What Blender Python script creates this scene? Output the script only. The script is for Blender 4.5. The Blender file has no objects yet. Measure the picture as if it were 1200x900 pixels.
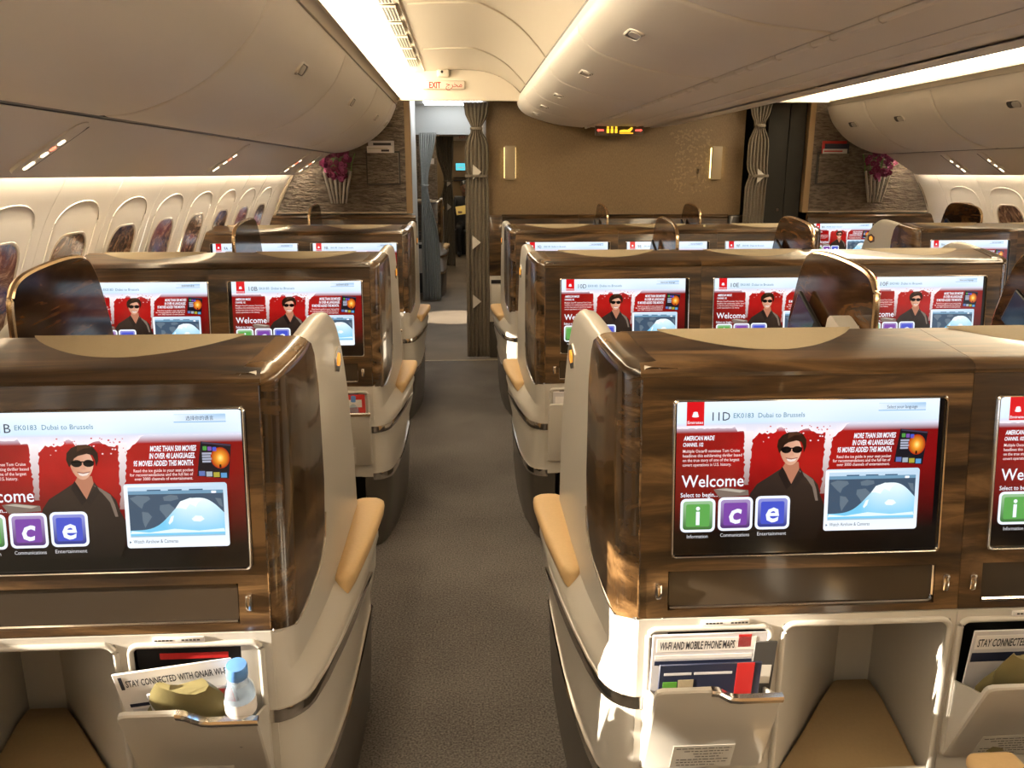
import bpy, bmesh, math, random
from mathutils import Vector, Matrix
random.seed(7)
PI = math.pi
scn = bpy.context.scene
COL = scn.collection

# ------------------------------------------------------------------ camera
FPX = 970.0
cam_d = bpy.data.cameras.new('camera'); cam = bpy.data.objects.new('camera', cam_d); COL.objects.link(cam)
cam_d.sensor_fit = 'HORIZONTAL'; cam_d.sensor_width = 36.0; cam_d.lens = FPX / 1200 * 36.0
cam_d.clip_start = 0.05; cam_d.clip_end = 100
pitch = math.atan(247 / FPX); yaw = math.atan(59 * math.cos(pitch) / FPX)
cam.location = (0, 0, 1.45)
cam.rotation_euler = (PI / 2 - pitch, 0, -yaw)
scn.camera = cam

# ------------------------------------------------------------------ world, sun, exposure
w = bpy.data.worlds.new('sky'); scn.world = w; w.use_nodes = True
wb = w.node_tree.nodes['Background']; wb.inputs[0].default_value = (0.75, 0.86, 1.0, 1); wb.inputs[1].default_value = 3.5
sun_d = bpy.data.lights.new('sun', 'SUN'); sun = bpy.data.objects.new('sun', sun_d); COL.objects.link(sun)
sun_d.energy = 30; sun_d.color = (1.0, 0.88, 0.70); sun_d.angle = math.radians(0.6)
sun.rotation_euler = Vector((1.0, 0.12, -0.27)).to_track_quat('-Z', 'Y').to_euler()
sun.location = (-6, 0, 3)
vs = scn.view_settings
vs.view_transform = 'Standard'; vs.look = 'None'; vs.gamma = 1; vs.use_curve_mapping = False; vs.exposure = 0.0
COVE = 16.0      # strength of the aisle cove diffusers
WASH = 46.0      # strength of the window wash strips

# ------------------------------------------------------------------ materials
MATS = {}
def new_mat(name):
    m = bpy.data.materials.new(name); m.use_nodes = True; MATS[name] = m
    return m, m.node_tree.nodes, m.node_tree.links, m.node_tree.nodes['Principled BSDF']
def plain(name, col, rough=0.5, metal=0.0, coat=0.0, emit=None, es=0.0, spec=0.5, trans=0.0, noise=0.0, nscale=40, bump=0.0):
    m, n, l, b = new_mat(name)
    b.inputs['Base Color'].default_value = (*col, 1); b.inputs['Roughness'].default_value = rough
    b.inputs['Metallic'].default_value = metal; b.inputs['Coat Weight'].default_value = coat
    b.inputs['Coat Roughness'].default_value = 0.06; b.inputs['Specular IOR Level'].default_value = spec
    b.inputs['Transmission Weight'].default_value = trans
    if emit: b.inputs['Emission Color'].default_value = (*emit, 1); b.inputs['Emission Strength'].default_value = es
    if noise or bump:
        tc = n.new('ShaderNodeTexCoord'); nz = n.new('ShaderNodeTexNoise'); nz.inputs['Scale'].default_value = nscale
        nz.inputs['Detail'].default_value = 4; l.new(tc.outputs['Object'], nz.inputs['Vector'])
        if noise:
            mx = n.new('ShaderNodeMix'); mx.data_type = 'RGBA'
            mx.inputs['A'].default_value = (*[c * (1 - noise) for c in col], 1); mx.inputs['B'].default_value = (*[min(1, c * (1 + noise)) for c in col], 1)
            l.new(nz.outputs['Fac'], mx.inputs['Factor']); l.new(mx.outputs['Result'], b.inputs['Base Color'])
        if bump:
            bp = n.new('ShaderNodeBump'); bp.inputs['Strength'].default_value = bump; bp.inputs['Distance'].default_value = 0.004
            l.new(nz.outputs['Fac'], bp.inputs['Height']); l.new(bp.outputs['Normal'], b.inputs['Normal'])
    return m
def wood(name, stops, scale=(1.6, 16, 16), rough=0.22, coat=1.0, dist=1.4, spec=0.5):
    m, n, l, b = new_mat(name)
    tc = n.new('ShaderNodeTexCoord'); mp = n.new('ShaderNodeMapping'); mp.inputs['Scale'].default_value = scale
    oi = n.new('ShaderNodeObjectInfo'); ml = n.new('ShaderNodeMath'); ml.operation = 'MULTIPLY'; ml.inputs[1].default_value = 37
    l.new(oi.outputs['Random'], ml.inputs[0]); l.new(ml.outputs[0], mp.inputs['Location'])
    l.new(tc.outputs['Object'], mp.inputs['Vector'])
    nz = n.new('ShaderNodeTexNoise'); nz.inputs['Scale'].default_value = 1.6; nz.inputs['Detail'].default_value = 7
    nz.inputs['Roughness'].default_value = 0.62; nz.inputs['Distortion'].default_value = dist
    l.new(mp.outputs[0], nz.inputs['Vector'])
    cr = n.new('ShaderNodeValToRGB'); e = cr.color_ramp.elements
    e[0].position = 0.37; e[0].color = (*stops[0], 1); e[1].position = 0.66; e[1].color = (*stops[2], 1)
    k = e.new(0.51); k.color = (*stops[1], 1)
    l.new(nz.outputs['Fac'], cr.inputs['Fac']); l.new(cr.outputs['Color'], b.inputs['Base Color'])
    b.inputs['Specular IOR Level'].default_value = spec
    b.inputs['Roughness'].default_value = rough; b.inputs['Coat Weight'].default_value = coat; b.inputs['Coat Roughness'].default_value = 0.05
    return m
WD = [(0.014, 0.0068, 0.0026), (0.058, 0.0295, 0.0108), (0.185, 0.104, 0.043)]
wood('wood', WD, scale=(1.1, 9, 9), coat=0.5, rough=0.3)
wood('wood_side', WD, scale=(3, 2.0, 7.5), coat=0.6, dist=1.0)
wood('wood_divider', [(0.016, 0.007, 0.0026), (0.050, 0.022, 0.008), (0.12, 0.058, 0.021)], scale=(5, 2.2, 11), coat=0.0, rough=0.10, spec=0.35)
wood('burl', [(0.05, 0.022, 0.012), (0.16, 0.085, 0.05), (0.42, 0.28, 0.18)], scale=(5, 5, 5), rough=0.25, coat=0.35, dist=4.0)
plain('cream', (0.66, 0.60, 0.50), 0.38, coat=0.15)
plain('shell', (0.51, 0.48, 0.435), 0.34, coat=0.2)
plain('champagne', (0.42, 0.35, 0.26), 0.35, coat=0.3)
plain('bin', (0.74, 0.70, 0.65), 0.42, noise=0.03, nscale=3)
plain('psu', (0.78, 0.74, 0.69), 0.42)
plain('sidewall', (0.80, 0.75, 0.67), 0.5)
plain('ceil', (0.74, 0.67, 0.56), 0.45)
plain('chrome', (0.78, 0.74, 0.70), 0.12, metal=1.0)
plain('gold', (0.70, 0.52, 0.32), 0.18, metal=1.0)
plain('black', (0.006, 0.006, 0.007), 0.35)
plain('blackglass', (0.004, 0.004, 0.006), 0.08, coat=0.6)
plain('smoke', (0.040, 0.030, 0.022), 0.16, coat=0.15)
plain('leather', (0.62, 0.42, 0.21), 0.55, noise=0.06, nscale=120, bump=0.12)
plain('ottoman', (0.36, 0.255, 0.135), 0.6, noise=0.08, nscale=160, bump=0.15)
plain('inlay', (0.36, 0.29, 0.185), 0.65, noise=0.05, nscale=150, bump=0.1)
plain('skirt', (0.070, 0.060, 0.050), 0.35, coat=0.25)
plain('darkgrey', (0.045, 0.042, 0.04), 0.5)
plain('closet', (0.026, 0.024, 0.021), 0.7, spec=0.2)
plain('tan_trim', (0.30, 0.20, 0.105), 0.45)
plain('partwhite', (0.60, 0.62, 0.61), 0.4)
plain('amber', (0.8, 0.4, 0.05), 0.3, emit=(1.0, 0.36, 0.04), es=0.7)
plain('lampwhite', (1, 0.9, 0.7), 0.4, emit=(1.0, 0.80, 0.50), es=4)
plain('lampred', (1, 0.3, 0.2), 0.4, emit=(1.0, 0.22, 0.12), es=2.2)
plain('sconce_glow', (1, 0.9, 0.5), 0.4, emit=(1.0, 0.80, 0.36), es=3.0)
plain('sconce', (0.34, 0.26, 0.16), 0.4)
plain('cove', (1, 0.9, 0.7), 0.5, emit=(1.0, 0.82, 0.56), es=COVE)
plain('wash', (1, 0.9, 0.7), 0.5, emit=(1.0, 0.85, 0.64), es=WASH)
plain('fwdlamp', (1, 1, 1), 0.5, emit=(0.93, 0.97, 1.0), es=12.0)
plain('paper', (0.74, 0.71, 0.70), 0.55)
plain('paper2', (0.55, 0.53, 0.56), 0.5)
plain('ink', (0.02, 0.02, 0.03), 0.5)
plain('navy', (0.015, 0.02, 0.05), 0.45, coat=0.4)
plain('redprint', (0.50, 0.02, 0.02), 0.4, coat=0.4)
plain('greenprint', (0.10, 0.30, 0.04), 0.4)
plain('exitred', (0.35, 0.015, 0.01), 0.4, emit=(0.8, 0.06, 0.03), es=0.05)
plain('petal', (0.18, 0.012, 0.075), 0.5)
plain('petal2', (0.42, 0.08, 0.24), 0.5)
plain('silver', (0.42, 0.39, 0.36), 0.28, metal=0.9)
plain('uniform', (0.012, 0.012, 0.016), 0.7)
plain('skin', (0.20, 0.10, 0.06), 0.55)
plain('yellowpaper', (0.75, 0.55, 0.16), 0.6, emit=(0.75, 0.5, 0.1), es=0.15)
plain('bag', (0.20, 0.17, 0.075), 0.4, noise=0.25, nscale=14, bump=0.6, coat=0.3)
plain('cap_blue', (0.12, 0.30, 0.72), 0.35)
plain('labelwhite', (0.55, 0.52, 0.47), 0.5)
plain('goldleaf', (0.27, 0.18, 0.085), 0.4)
plain('water', (0.62, 0.78, 0.95), 0.06, trans=0.75, spec=0.5)
plain('glass', (0.9, 0.95, 1.0), 0.02, trans=1.0)
plain('cyanscreen', (0.1, 0.5, 0.6), 0.3, emit=(0.10, 0.62, 0.75), es=1.0)
plain('tabletscreen', (0.01, 0.02, 0.05), 0.1, emit=(0.03, 0.06, 0.12), es=0.12, coat=0.1)
plain('signred', (0.8, 0.1, 0.1), 0.3, emit=(1.0, 0.12, 0.08), es=1.6)
plain('signyellow', (0.8, 0.6, 0.1), 0.3, emit=(1.0, 0.55, 0.03), es=1.6)
plain('signback', (0.20, 0.155, 0.11), 0.4)

def pane_mat():
    m, n, l, b = new_mat('pane')
    n.remove(b); tr = n.new('ShaderNodeBsdfTransparent'); gl = n.new('ShaderNodeBsdfGlossy'); gl.inputs['Roughness'].default_value = 0.02
    mx = n.new('ShaderNodeMixShader'); mx.inputs[0].default_value = 0.06; l.new(tr.outputs[0], mx.inputs[1]); l.new(gl.outputs[0], mx.inputs[2]); l.new(mx.outputs[0], n['Material Output'].inputs['Surface'])
pane_mat()
def carpet(name, c0, c1):
    m, n, l, b = new_mat(name)
    tc = n.new('ShaderNodeTexCoord'); v = n.new('ShaderNodeTexNoise'); v.inputs['Scale'].default_value = 170; v.inputs['Detail'].default_value = 2
    l.new(tc.outputs['Object'], v.inputs['Vector'])
    v2 = n.new('ShaderNodeTexNoise'); v2.inputs['Scale'].default_value = 2.2; v2.inputs['Detail'].default_value = 3
    l.new(tc.outputs['Object'], v2.inputs['Vector'])
    ad = n.new('ShaderNodeMath'); ad.operation = 'MULTIPLY_ADD'; ad.inputs[1].default_value = 0.72; l.new(v.outputs['Fac'], ad.inputs[0])
    ml = n.new('ShaderNodeMath'); ml.operation = 'MULTIPLY'; ml.inputs[1].default_value = 0.28; l.new(v2.outputs['Fac'], ml.inputs[0]); l.new(ml.outputs[0], ad.inputs[2])
    cr = n.new('ShaderNodeValToRGB'); e = cr.color_ramp.elements; e[0].position = 0.35; e[0].color = (*c0, 1); e[1].position = 0.65; e[1].color = (*c1, 1)
    l.new(ad.outputs[0], cr.inputs['Fac']); l.new(cr.outputs['Color'], b.inputs['Base Color'])
    b.inputs['Roughness'].default_value = 0.95; b.inputs['Specular IOR Level'].default_value = 0.1
    bp = n.new('ShaderNodeBump'); bp.inputs['Strength'].default_value = 0.5; bp.inputs['Distance'].default_value = 0.004
    l.new(v.outputs['Fac'], bp.inputs['Height']); l.new(bp.outputs['Normal'], b.inputs['Normal'])
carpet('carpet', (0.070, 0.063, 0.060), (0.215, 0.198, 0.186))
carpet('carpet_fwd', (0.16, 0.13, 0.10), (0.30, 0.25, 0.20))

def weave(name, c0, c1, scale, bump, metal, rough):
    m, n, l, b = new_mat(name)
    tc = n.new('ShaderNodeTexCoord'); mp = n.new('ShaderNodeMapping'); mp.inputs['Scale'].default_value = scale
    l.new(tc.outputs['Object'], mp.inputs['Vector'])
    nz = n.new('ShaderNodeTexNoise'); nz.inputs['Scale'].default_value = 1; nz.inputs['Detail'].default_value = 3; nz.inputs['Distortion'].default_value = 0.4
    l.new(mp.outputs[0], nz.inputs['Vector'])
    cr = n.new('ShaderNodeValToRGB'); e = cr.color_ramp.elements; e[0].position = 0.40; e[0].color = (*c0, 1); e[1].position = 0.60; e[1].color = (*c1, 1)
    l.new(nz.outputs['Fac'], cr.inputs['Fac']); l.new(cr.outputs['Color'], b.inputs['Base Color'])
    bp = n.new('ShaderNodeBump'); bp.inputs['Strength'].default_value = bump; bp.inputs['Distance'].default_value = 0.02
    l.new(nz.outputs['Fac'], bp.inputs['Height']); l.new(bp.outputs['Normal'], b.inputs['Normal'])
    b.inputs['Metallic'].default_value = metal; b.inputs['Roughness'].default_value = rough
weave('ripple', (0.115, 0.092, 0.074), (0.20, 0.165, 0.135), (20, 20, 78), 1.0, 0.65, 0.32)
weave('bulk', (0.165, 0.105, 0.048), (0.215, 0.14, 0.066), (200, 200, 60), 0.15, 0.0, 0.55)
weave('curtain', (0.145, 0.122, 0.092), (0.20, 0.17, 0.13), (90, 90, 240), 0.1, 0.0, 0.85)
weave('curtain2', (0.20, 0.205, 0.19), (0.29, 0.29, 0.27), (90, 90, 240), 0.1, 0.0, 0.85)

def picture_mat():
    m, n, l, b = new_mat('picture')
    at = n.new('ShaderNodeVertexColor'); at.layer_name = 'Col'
    b.inputs['Base Color'].default_value = (0.004, 0.004, 0.004, 1); b.inputs['Roughness'].default_value = 0.12
    l.new(at.outputs['Color'], b.inputs['Emission Color']); b.inputs['Emission Strength'].default_value = 1.12
picture_mat()

# ------------------------------------------------------------------ helpers
class MB:
    def __init__(s): s.v = []; s.f = []; s.m = []
    def add(s, vs_, fs, mi=0):
        o = len(s.v); s.v += [tuple(p) for p in vs_]
        for f in fs: s.f.append(tuple(i + o for i in f)); s.m.append(mi)
        return s
    def box(s, x0, x1, y0, y1, z0, z1, mi=0, M=None):
        p = [(x0, y0, z0), (x1, y0, z0), (x1, y1, z0), (x0, y1, z0), (x0, y0, z1), (x1, y0, z1), (x1, y1, z1), (x0, y1, z1)]
        if M: p = [tuple(M @ Vector(q)) for q in p]
        return s.add(p, [(0, 3, 2, 1), (4, 5, 6, 7), (0, 1, 5, 4), (1, 2, 6, 5), (2, 3, 7, 6), (3, 0, 4, 7)], mi)
    def rbox(s, x0, x1, y0, y1, z0, z1, r=0.01, seg=3, mi=0, M=None):
        bm = bmesh.new(); bmesh.ops.create_cube(bm, size=1)
        for v in bm.verts: v.co = Vector(((x0 + x1) / 2 + v.co.x * (x1 - x0), (y0 + y1) / 2 + v.co.y * (y1 - y0), (z0 + z1) / 2 + v.co.z * (z1 - z0)))
        r = min(r, 0.49 * min(abs(x1 - x0), abs(y1 - y0), abs(z1 - z0)))
        bmesh.ops.bevel(bm, geom=bm.edges[:], offset=r, segments=seg, profile=0.5, affect='EDGES')
        if M: bm.transform(M)
        return s.bm(bm, mi)
    def bm(s, bm, mi=0):
        bm.verts.index_update()
        s.add([v.co[:] for v in bm.verts], [[v.index for v in f.verts] for f in bm.faces], mi); bm.free(); return s
    def prism(s, poly, a0, a1, axis='y', mi=0):
        """closed polygon extruded: axis y -> poly (x,z); axis x -> poly (y,z); axis z -> poly (x,y)"""
        def P(q, a): return {'y': (q[0], a, q[1]), 'x': (a, q[0], q[1]), 'z': (q[0], q[1], a)}[axis]
        n = len(poly)
        vs_ = [P(q, a0) for q in poly] + [P(q, a1) for q in poly]
        fs = [(i, (i + 1) % n, n + (i + 1) % n, n + i) for i in range(n)] + [tuple(range(n)), tuple(range(2 * n - 1, n - 1, -1))]
        return s.add(vs_, fs, mi)
    def grid(s, rows, mi=0, closed=False):
        o = []; nr, nc = len(rows), len(rows[0]); fs = []
        for r in rows: o += r
        for i in range(nr - 1):
            for j in range(nc - 1 if not closed else nc):
                a, b = i * nc + j, i * nc + (j + 1) % nc
                fs.append((a, b, b + nc, a + nc))
        return s.add(o, fs, mi)
    def tube(s, path, r, n=8, mi=0, flat=1.0, caps=True, rads=None):
        P = [Vector(p) for p in path]; rows = []
        for i, p in enumerate(P):
            d = (P[min(i + 1, len(P) - 1)] - P[max(i - 1, 0)]).normalized()
            up = Vector((0, 0, 1)) if abs(d.z) < 0.9 else Vector((1, 0, 0))
            a = d.cross(up).normalized(); b = a.cross(d).normalized(); rr = rads[i] if rads else r
            rows.append([tuple(p + a * math.cos(t) * rr * flat + b * math.sin(t) * rr) for t in [2 * PI * k / n for k in range(n)]])
        o = len(s.v); s.grid(rows, mi, closed=True)
        if caps:
            s.f.append(tuple(o + k for k in range(n))); s.m.append(mi)
            s.f.append(tuple(o + (len(P) - 1) * n + k for k in range(n))); s.m.append(mi)
        return s
    def lathe(s, prof, c=(0, 0, 0), n=20, mi=0):
        rows = [[(c[0] + r * math.cos(2 * PI * k / n), c[1] + r * math.sin(2 * PI * k / n), c[2] + z) for k in range(n)] for r, z in prof]
        o = len(s.v); s.grid(rows, mi, closed=True)
        s.f.append(tuple(o + k for k in range(n))); s.m.append(mi)
        s.f.append(tuple(o + (len(prof) - 1) * n + k for k in range(n))); s.m.append(mi)
        return s
    def mesh(s, name, mats, smooth=38, mirror=False, recalc=True):
        me = bpy.data.meshes.new(name)
        vs_ = [(-x, y, z) for x, y, z in s.v] if mirror else s.v
        me.from_pydata(vs_, [], s.f)
        for mm in (mats if isinstance(mats, (list, tuple)) else [mats]): me.materials.append(MATS[mm])
        me.polygons.foreach_set('material_index', s.m)
        if recalc:
            b = bmesh.new(); b.from_mesh(me); bmesh.ops.remove_doubles(b, verts=b.verts, dist=1e-5)
            bmesh.ops.recalc_face_normals(b, faces=b.faces); b.to_mesh(me); b.free()
        if smooth:
            me.shade_smooth(); me.set_sharp_from_angle(angle=math.radians(smooth))
        me.update(); return me
def link(name, me, parent=None, loc=None, rot=None):
    o = bpy.data.objects.new(name, me); COL.objects.link(o)
    if parent: o.parent = parent
    if loc: o.location = loc
    if rot: o.rotation_euler = rot
    return o
def tag(o, label, cat, group=None):
    o['label'] = label; o['category'] = cat
    if group: o['group'] = group
    return o
def thing(name, label, cat, loc=(0, 0, 0), rotz=0, group=None):
    o = bpy.data.objects.new(name, None); COL.objects.link(o); o.location = loc; o.rotation_euler = (0, 0, rotz)
    o.empty_display_size = 0.1
    return tag(o, label, cat, group)
def struct(name, mb, mats, parent=None, smooth=38):
    o = link(name, mb.mesh(name, mats, smooth), parent)
    if not parent: o['kind'] = 'structure'
    return o
def spline(pts, n=6):
    """Catmull-Rom through 2-D or 3-D points"""
    P = [Vector(p) for p in pts]; out = []
    for i in range(len(P) - 1):
        p0, p1, p2, p3 = P[max(i - 1, 0)], P[i], P[i + 1], P[min(i + 2, len(P) - 1)]
        for k in range(n):
            t = k / n
            out.append(0.5 * ((2 * p1) + (p2 - p0) * t + (2 * p0 - 5 * p1 + 4 * p2 - p3) * t * t + (3 * p1 - p0 - 3 * p2 + p3) * t ** 3))
    out.append(P[-1]); return [tuple(p) for p in out]
def interp(tab, x):
    if x <= tab[0][0]: return tab[0][1]
    for (a, fa), (b, fb) in zip(tab, tab[1:]):
        if x <= b: return fa + (fb - fa) * (x - a) / (b - a)
    return tab[-1][1]
def rrect(w_, h_, r, n=5, cx=0, cy=0):
    out = []
    for (sx, sy, a0) in ((1, 1, 0), (-1, 1, 90), (-1, -1, 180), (1, -1, 270)):
        for k in range(n + 1):
            a = math.radians(a0 + 90 * k / n)
            out.append((cx + sx * (w_ / 2 - r) + r * math.cos(a), cy + sy * (h_ / 2 - r) + r * math.sin(a)))
    return out
def panel_grid(mb, xs, zs, skip, yf, th, mi=0):
    """flat panel of cells (xs by zs) with the cells in skip left open; front at y=yf(z), thickness th forward"""
    V = {}
    def vid(i, j, k):
        if (i, j, k) not in V:
            V[(i, j, k)] = len(mb.v); mb.v.append((xs[i], yf(zs[j]) + (th if k else 0), zs[j]))
        return V[(i, j, k)]
    nx, nz = len(xs) - 1, len(zs) - 1
    solid = lambda i, j: 0 <= i < nx and 0 <= j < nz and (i, j) not in skip
    for i in range(nx):
        for j in range(nz):
            if not solid(i, j): continue
            F = [(vid(i, j, 0), vid(i + 1, j, 0), vid(i + 1, j + 1, 0), vid(i, j + 1, 0)), (vid(i, j, 1), vid(i, j + 1, 1), vid(i + 1, j + 1, 1), vid(i + 1, j, 1))]
            if not solid(i - 1, j): F.append((vid(i, j, 0), vid(i, j + 1, 0), vid(i, j + 1, 1), vid(i, j, 1)))
            if not solid(i + 1, j): F.append((vid(i + 1, j, 0), vid(i + 1, j, 1), vid(i + 1, j + 1, 1), vid(i + 1, j + 1, 0)))
            if not solid(i, j - 1): F.append((vid(i, j, 0), vid(i, j, 1), vid(i + 1, j, 1), vid(i + 1, j, 0)))
            if not solid(i, j + 1): F.append((vid(i, j + 1, 0), vid(i + 1, j + 1, 0), vid(i + 1, j + 1, 1), vid(i, j + 1, 1)))
            for f in F: mb.f.append(f); mb.m.append(mi)
    return mb
# ---- lettering as flat mesh data
TXT = {}
def text_geo(s, size=1.0, align='LEFT', bold=0.0, shear=0.0, sx=1.0, fit=None):
    key = (s, bold, shear)
    if key not in TXT:
        cu = bpy.data.curves.new('lettering', 'FONT'); cu.body = s; cu.size = 1; cu.resolution_u = 2; cu.offset = bold; cu.shear = shear; cu.fill_mode = 'FRONT'
        ob = bpy.data.objects.new('lettering', cu); COL.objects.link(ob)
        bpy.context.view_layer.update()
        dg = bpy.context.evaluated_depsgraph_get()
        me = bpy.data.meshes.new_from_object(ob.evaluated_get(dg))
        TXT[key] = ([v.co[:2] for v in me.vertices], [tuple(p.vertices) for p in me.polygons])
        bpy.data.objects.remove(ob); bpy.data.curves.remove(cu); bpy.data.meshes.remove(me)
    v, f = TXT[key]
    if not v: return [], []
    x0, x1 = min(p[0] for p in v), max(p[0] for p in v)
    if fit: sx = fit / ((x1 - x0) * size)
    off = {'LEFT': x0, 'CENTER': (x0 + x1) / 2, 'RIGHT': x1}[align]
    return [((p[0] - off) * size * sx, p[1] * size) for p in v], f
def text_on(mb, s, org, ux, uz, size, mi=0, **kw):
    """add lettering to mb in the plane spanned by ux, uz from org"""
    v, f = text_geo(s, size, **kw); O, U, W = Vector(org), Vector(ux), Vector(uz)
    mb.add([tuple(O + U * p[0] + W * p[1]) for p in v], f, mi)

# ------------------------------------------------------------------ the cabin shell
CX = 1.155                                         # middle of the cabin, as the bins show it
Y0, Y1 = -3.0, 6.62                                # rear end and forward partition plane
mir = lambda pts: [(2 * CX - x, z) for x, z in pts]
m = MB(); m.box(-2.2, 4.6, Y0, 3.335, -0.05, 0); m.box(-2.2, 4.6, 3.338, 6.46, -0.05, 0); m.box(-2.2, 4.6, 3.335, 3.338, -0.05, -0.004)
struct('floor', m, 'carpet')
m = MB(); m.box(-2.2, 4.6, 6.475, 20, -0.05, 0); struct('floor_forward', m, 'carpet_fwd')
m = MB(); m.box(-2.2, 4.6, 6.46, 6.475, -0.05, 0.004); struct('trim_1', m, 'champagne')

# side walls: leaning panels with window openings
WALL = spline([(-1.22, 1.58), (-1.30, 1.43), (-1.38, 1.30), (-1.445, 1.15), (-1.51, 0.98), (-1.55, 0.80), (-1.57, 0.5), (-1.55, 0.0)], 4)
def wall_x(z):
    return interp([(q[1], q[0]) for q in reversed(WALL)], z)
win_y = [3.13 + 0.488 * (k - 7) for k in range(-5, 14)]     # window pitch
WZ0, WZ1, WHW = 0.83, 1.235, 0.145
def side_wall(name, S):
    fx = (lambda x: x) if S < 0 else (lambda x: 2 * CX - x)
    # outer skin is cut where a shade is up, so that the daylight comes in
    opn = [k for k, y in enumerate(win_y) if y < (1.3 if S < 0 else 4.4)]
    root = MB()
    hole = [(win_y[k] - 0.21, win_y[k] + 0.16, 0.80, 1.42) for k in opn] + ([(4.38, 4.75, 0.80, 1.42)] if S < 0 else [])
    ys = sorted(set([Y0, 20] + [v for h in hole for v in h[:2]])); zs = [-0.1, 0.80, 1.42, 2.6]
    for a, b in zip(ys, ys[1:]):
        for c, d in zip(zs, zs[1:]):
            if any(a >= h[0] - 1e-4 and b <= h[1] + 1e-4 and c >= h[2] - 1e-4 and d <= h[3] + 1e-4 for h in hole): continue
            x0, x1 = sorted((fx(-1.72), fx(-1.90))); root.box(x0, x1, a, b, c, d)
    wl = struct(name, root, 'sidewall')
    ws = MB(); ws.grid([[(fx(x), yy, z) for x, z in WALL] for yy in (win_y[-1] + 0.244, 6.618)]); link('sidewall_panel', ws.mesh('sidewall_panel', 'sidewall'), wl)
    ws = MB(); ws.grid([[(fx(x), yy, z) for x, z in WALL] for yy in (Y0, win_y[0] - 0.244)]); link('sidewall_panel', ws.mesh('sidewall_panel', 'sidewall'), wl)
    # inner panels, one for each window bay
    for k, y in enumerate(win_y):
        a, b = y - 0.242, y + 0.242
        mb = MB(); cols = [a, y - WHW, y + WHW, b]
        nz = len(WALL)
        for j in range(nz - 1):
            for c in range(3):
                if c == 1 and WALL[j][1] <= WZ1 + 0.01 and WALL[j + 1][1] >= WZ0 - 0.02: continue
                mb.add([(fx(WALL[j][0]), cols[c], WALL[j][1]), (fx(WALL[j][0]), cols[c + 1], WALL[j][1]), (fx(WALL[j + 1][0]), cols[c + 1], WALL[j + 1][1]), (fx(WALL[j + 1][0]), cols[c], WALL[j + 1][1])], [(0, 1, 2, 3)])
        link('sidewall_panel', mb.mesh('sidewall_panel', 'sidewall'), wl)
        # raised arch of the reveal, reaching above the pane
        mb = MB(); path = []
        for t in range(0, 21):
            ang = PI * t / 20; zz = 1.26 + 0.095 * math.sin(ang) ** 0.75; yy = y - 0.175 * math.cos(ang)
            path.append((fx(wall_x(zz) + 0.000), yy, zz))
        for zz in (1.10, 0.95, 0.85):
            path.insert(0, (fx(wall_x(zz)), y - 0.175, zz)); path.append((fx(wall_x(zz)), y + 0.175, zz))
        mb.tube(path, 0.0028, 6); link('reveal_arch', mb.mesh('reveal_arch', 'sidewall'), wl)
    return wl, fx, opn
part_k = min(range(len(win_y)), key=lambda k: abs(win_y[k] - 4.59))
def arch(y, hw, z0, z1, r, n=6, grow=0.0):
    hw += grow; z0 -= grow; z1 += grow; out = []
    for (sy, zc, a0) in ((1, z1 - r, 0), (-1, z1 - r, 90)):
        for k in range(n + 1):
            a = math.radians(a0 + 90 * k / n); out.append((y + sy * (hw - r) + r * math.cos(a), zc + r * math.sin(a)))
    rb = r * 0.6
    for (sy, a0) in ((-1, 180), (1, 270)):
        for k in range(n + 1):
            a = math.radians(a0 + 90 * k / n); out.append((y + sy * (hw - rb) + rb * math.cos(a), z0 + rb + rb * math.sin(a)))
    return out
wn = 0
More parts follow.
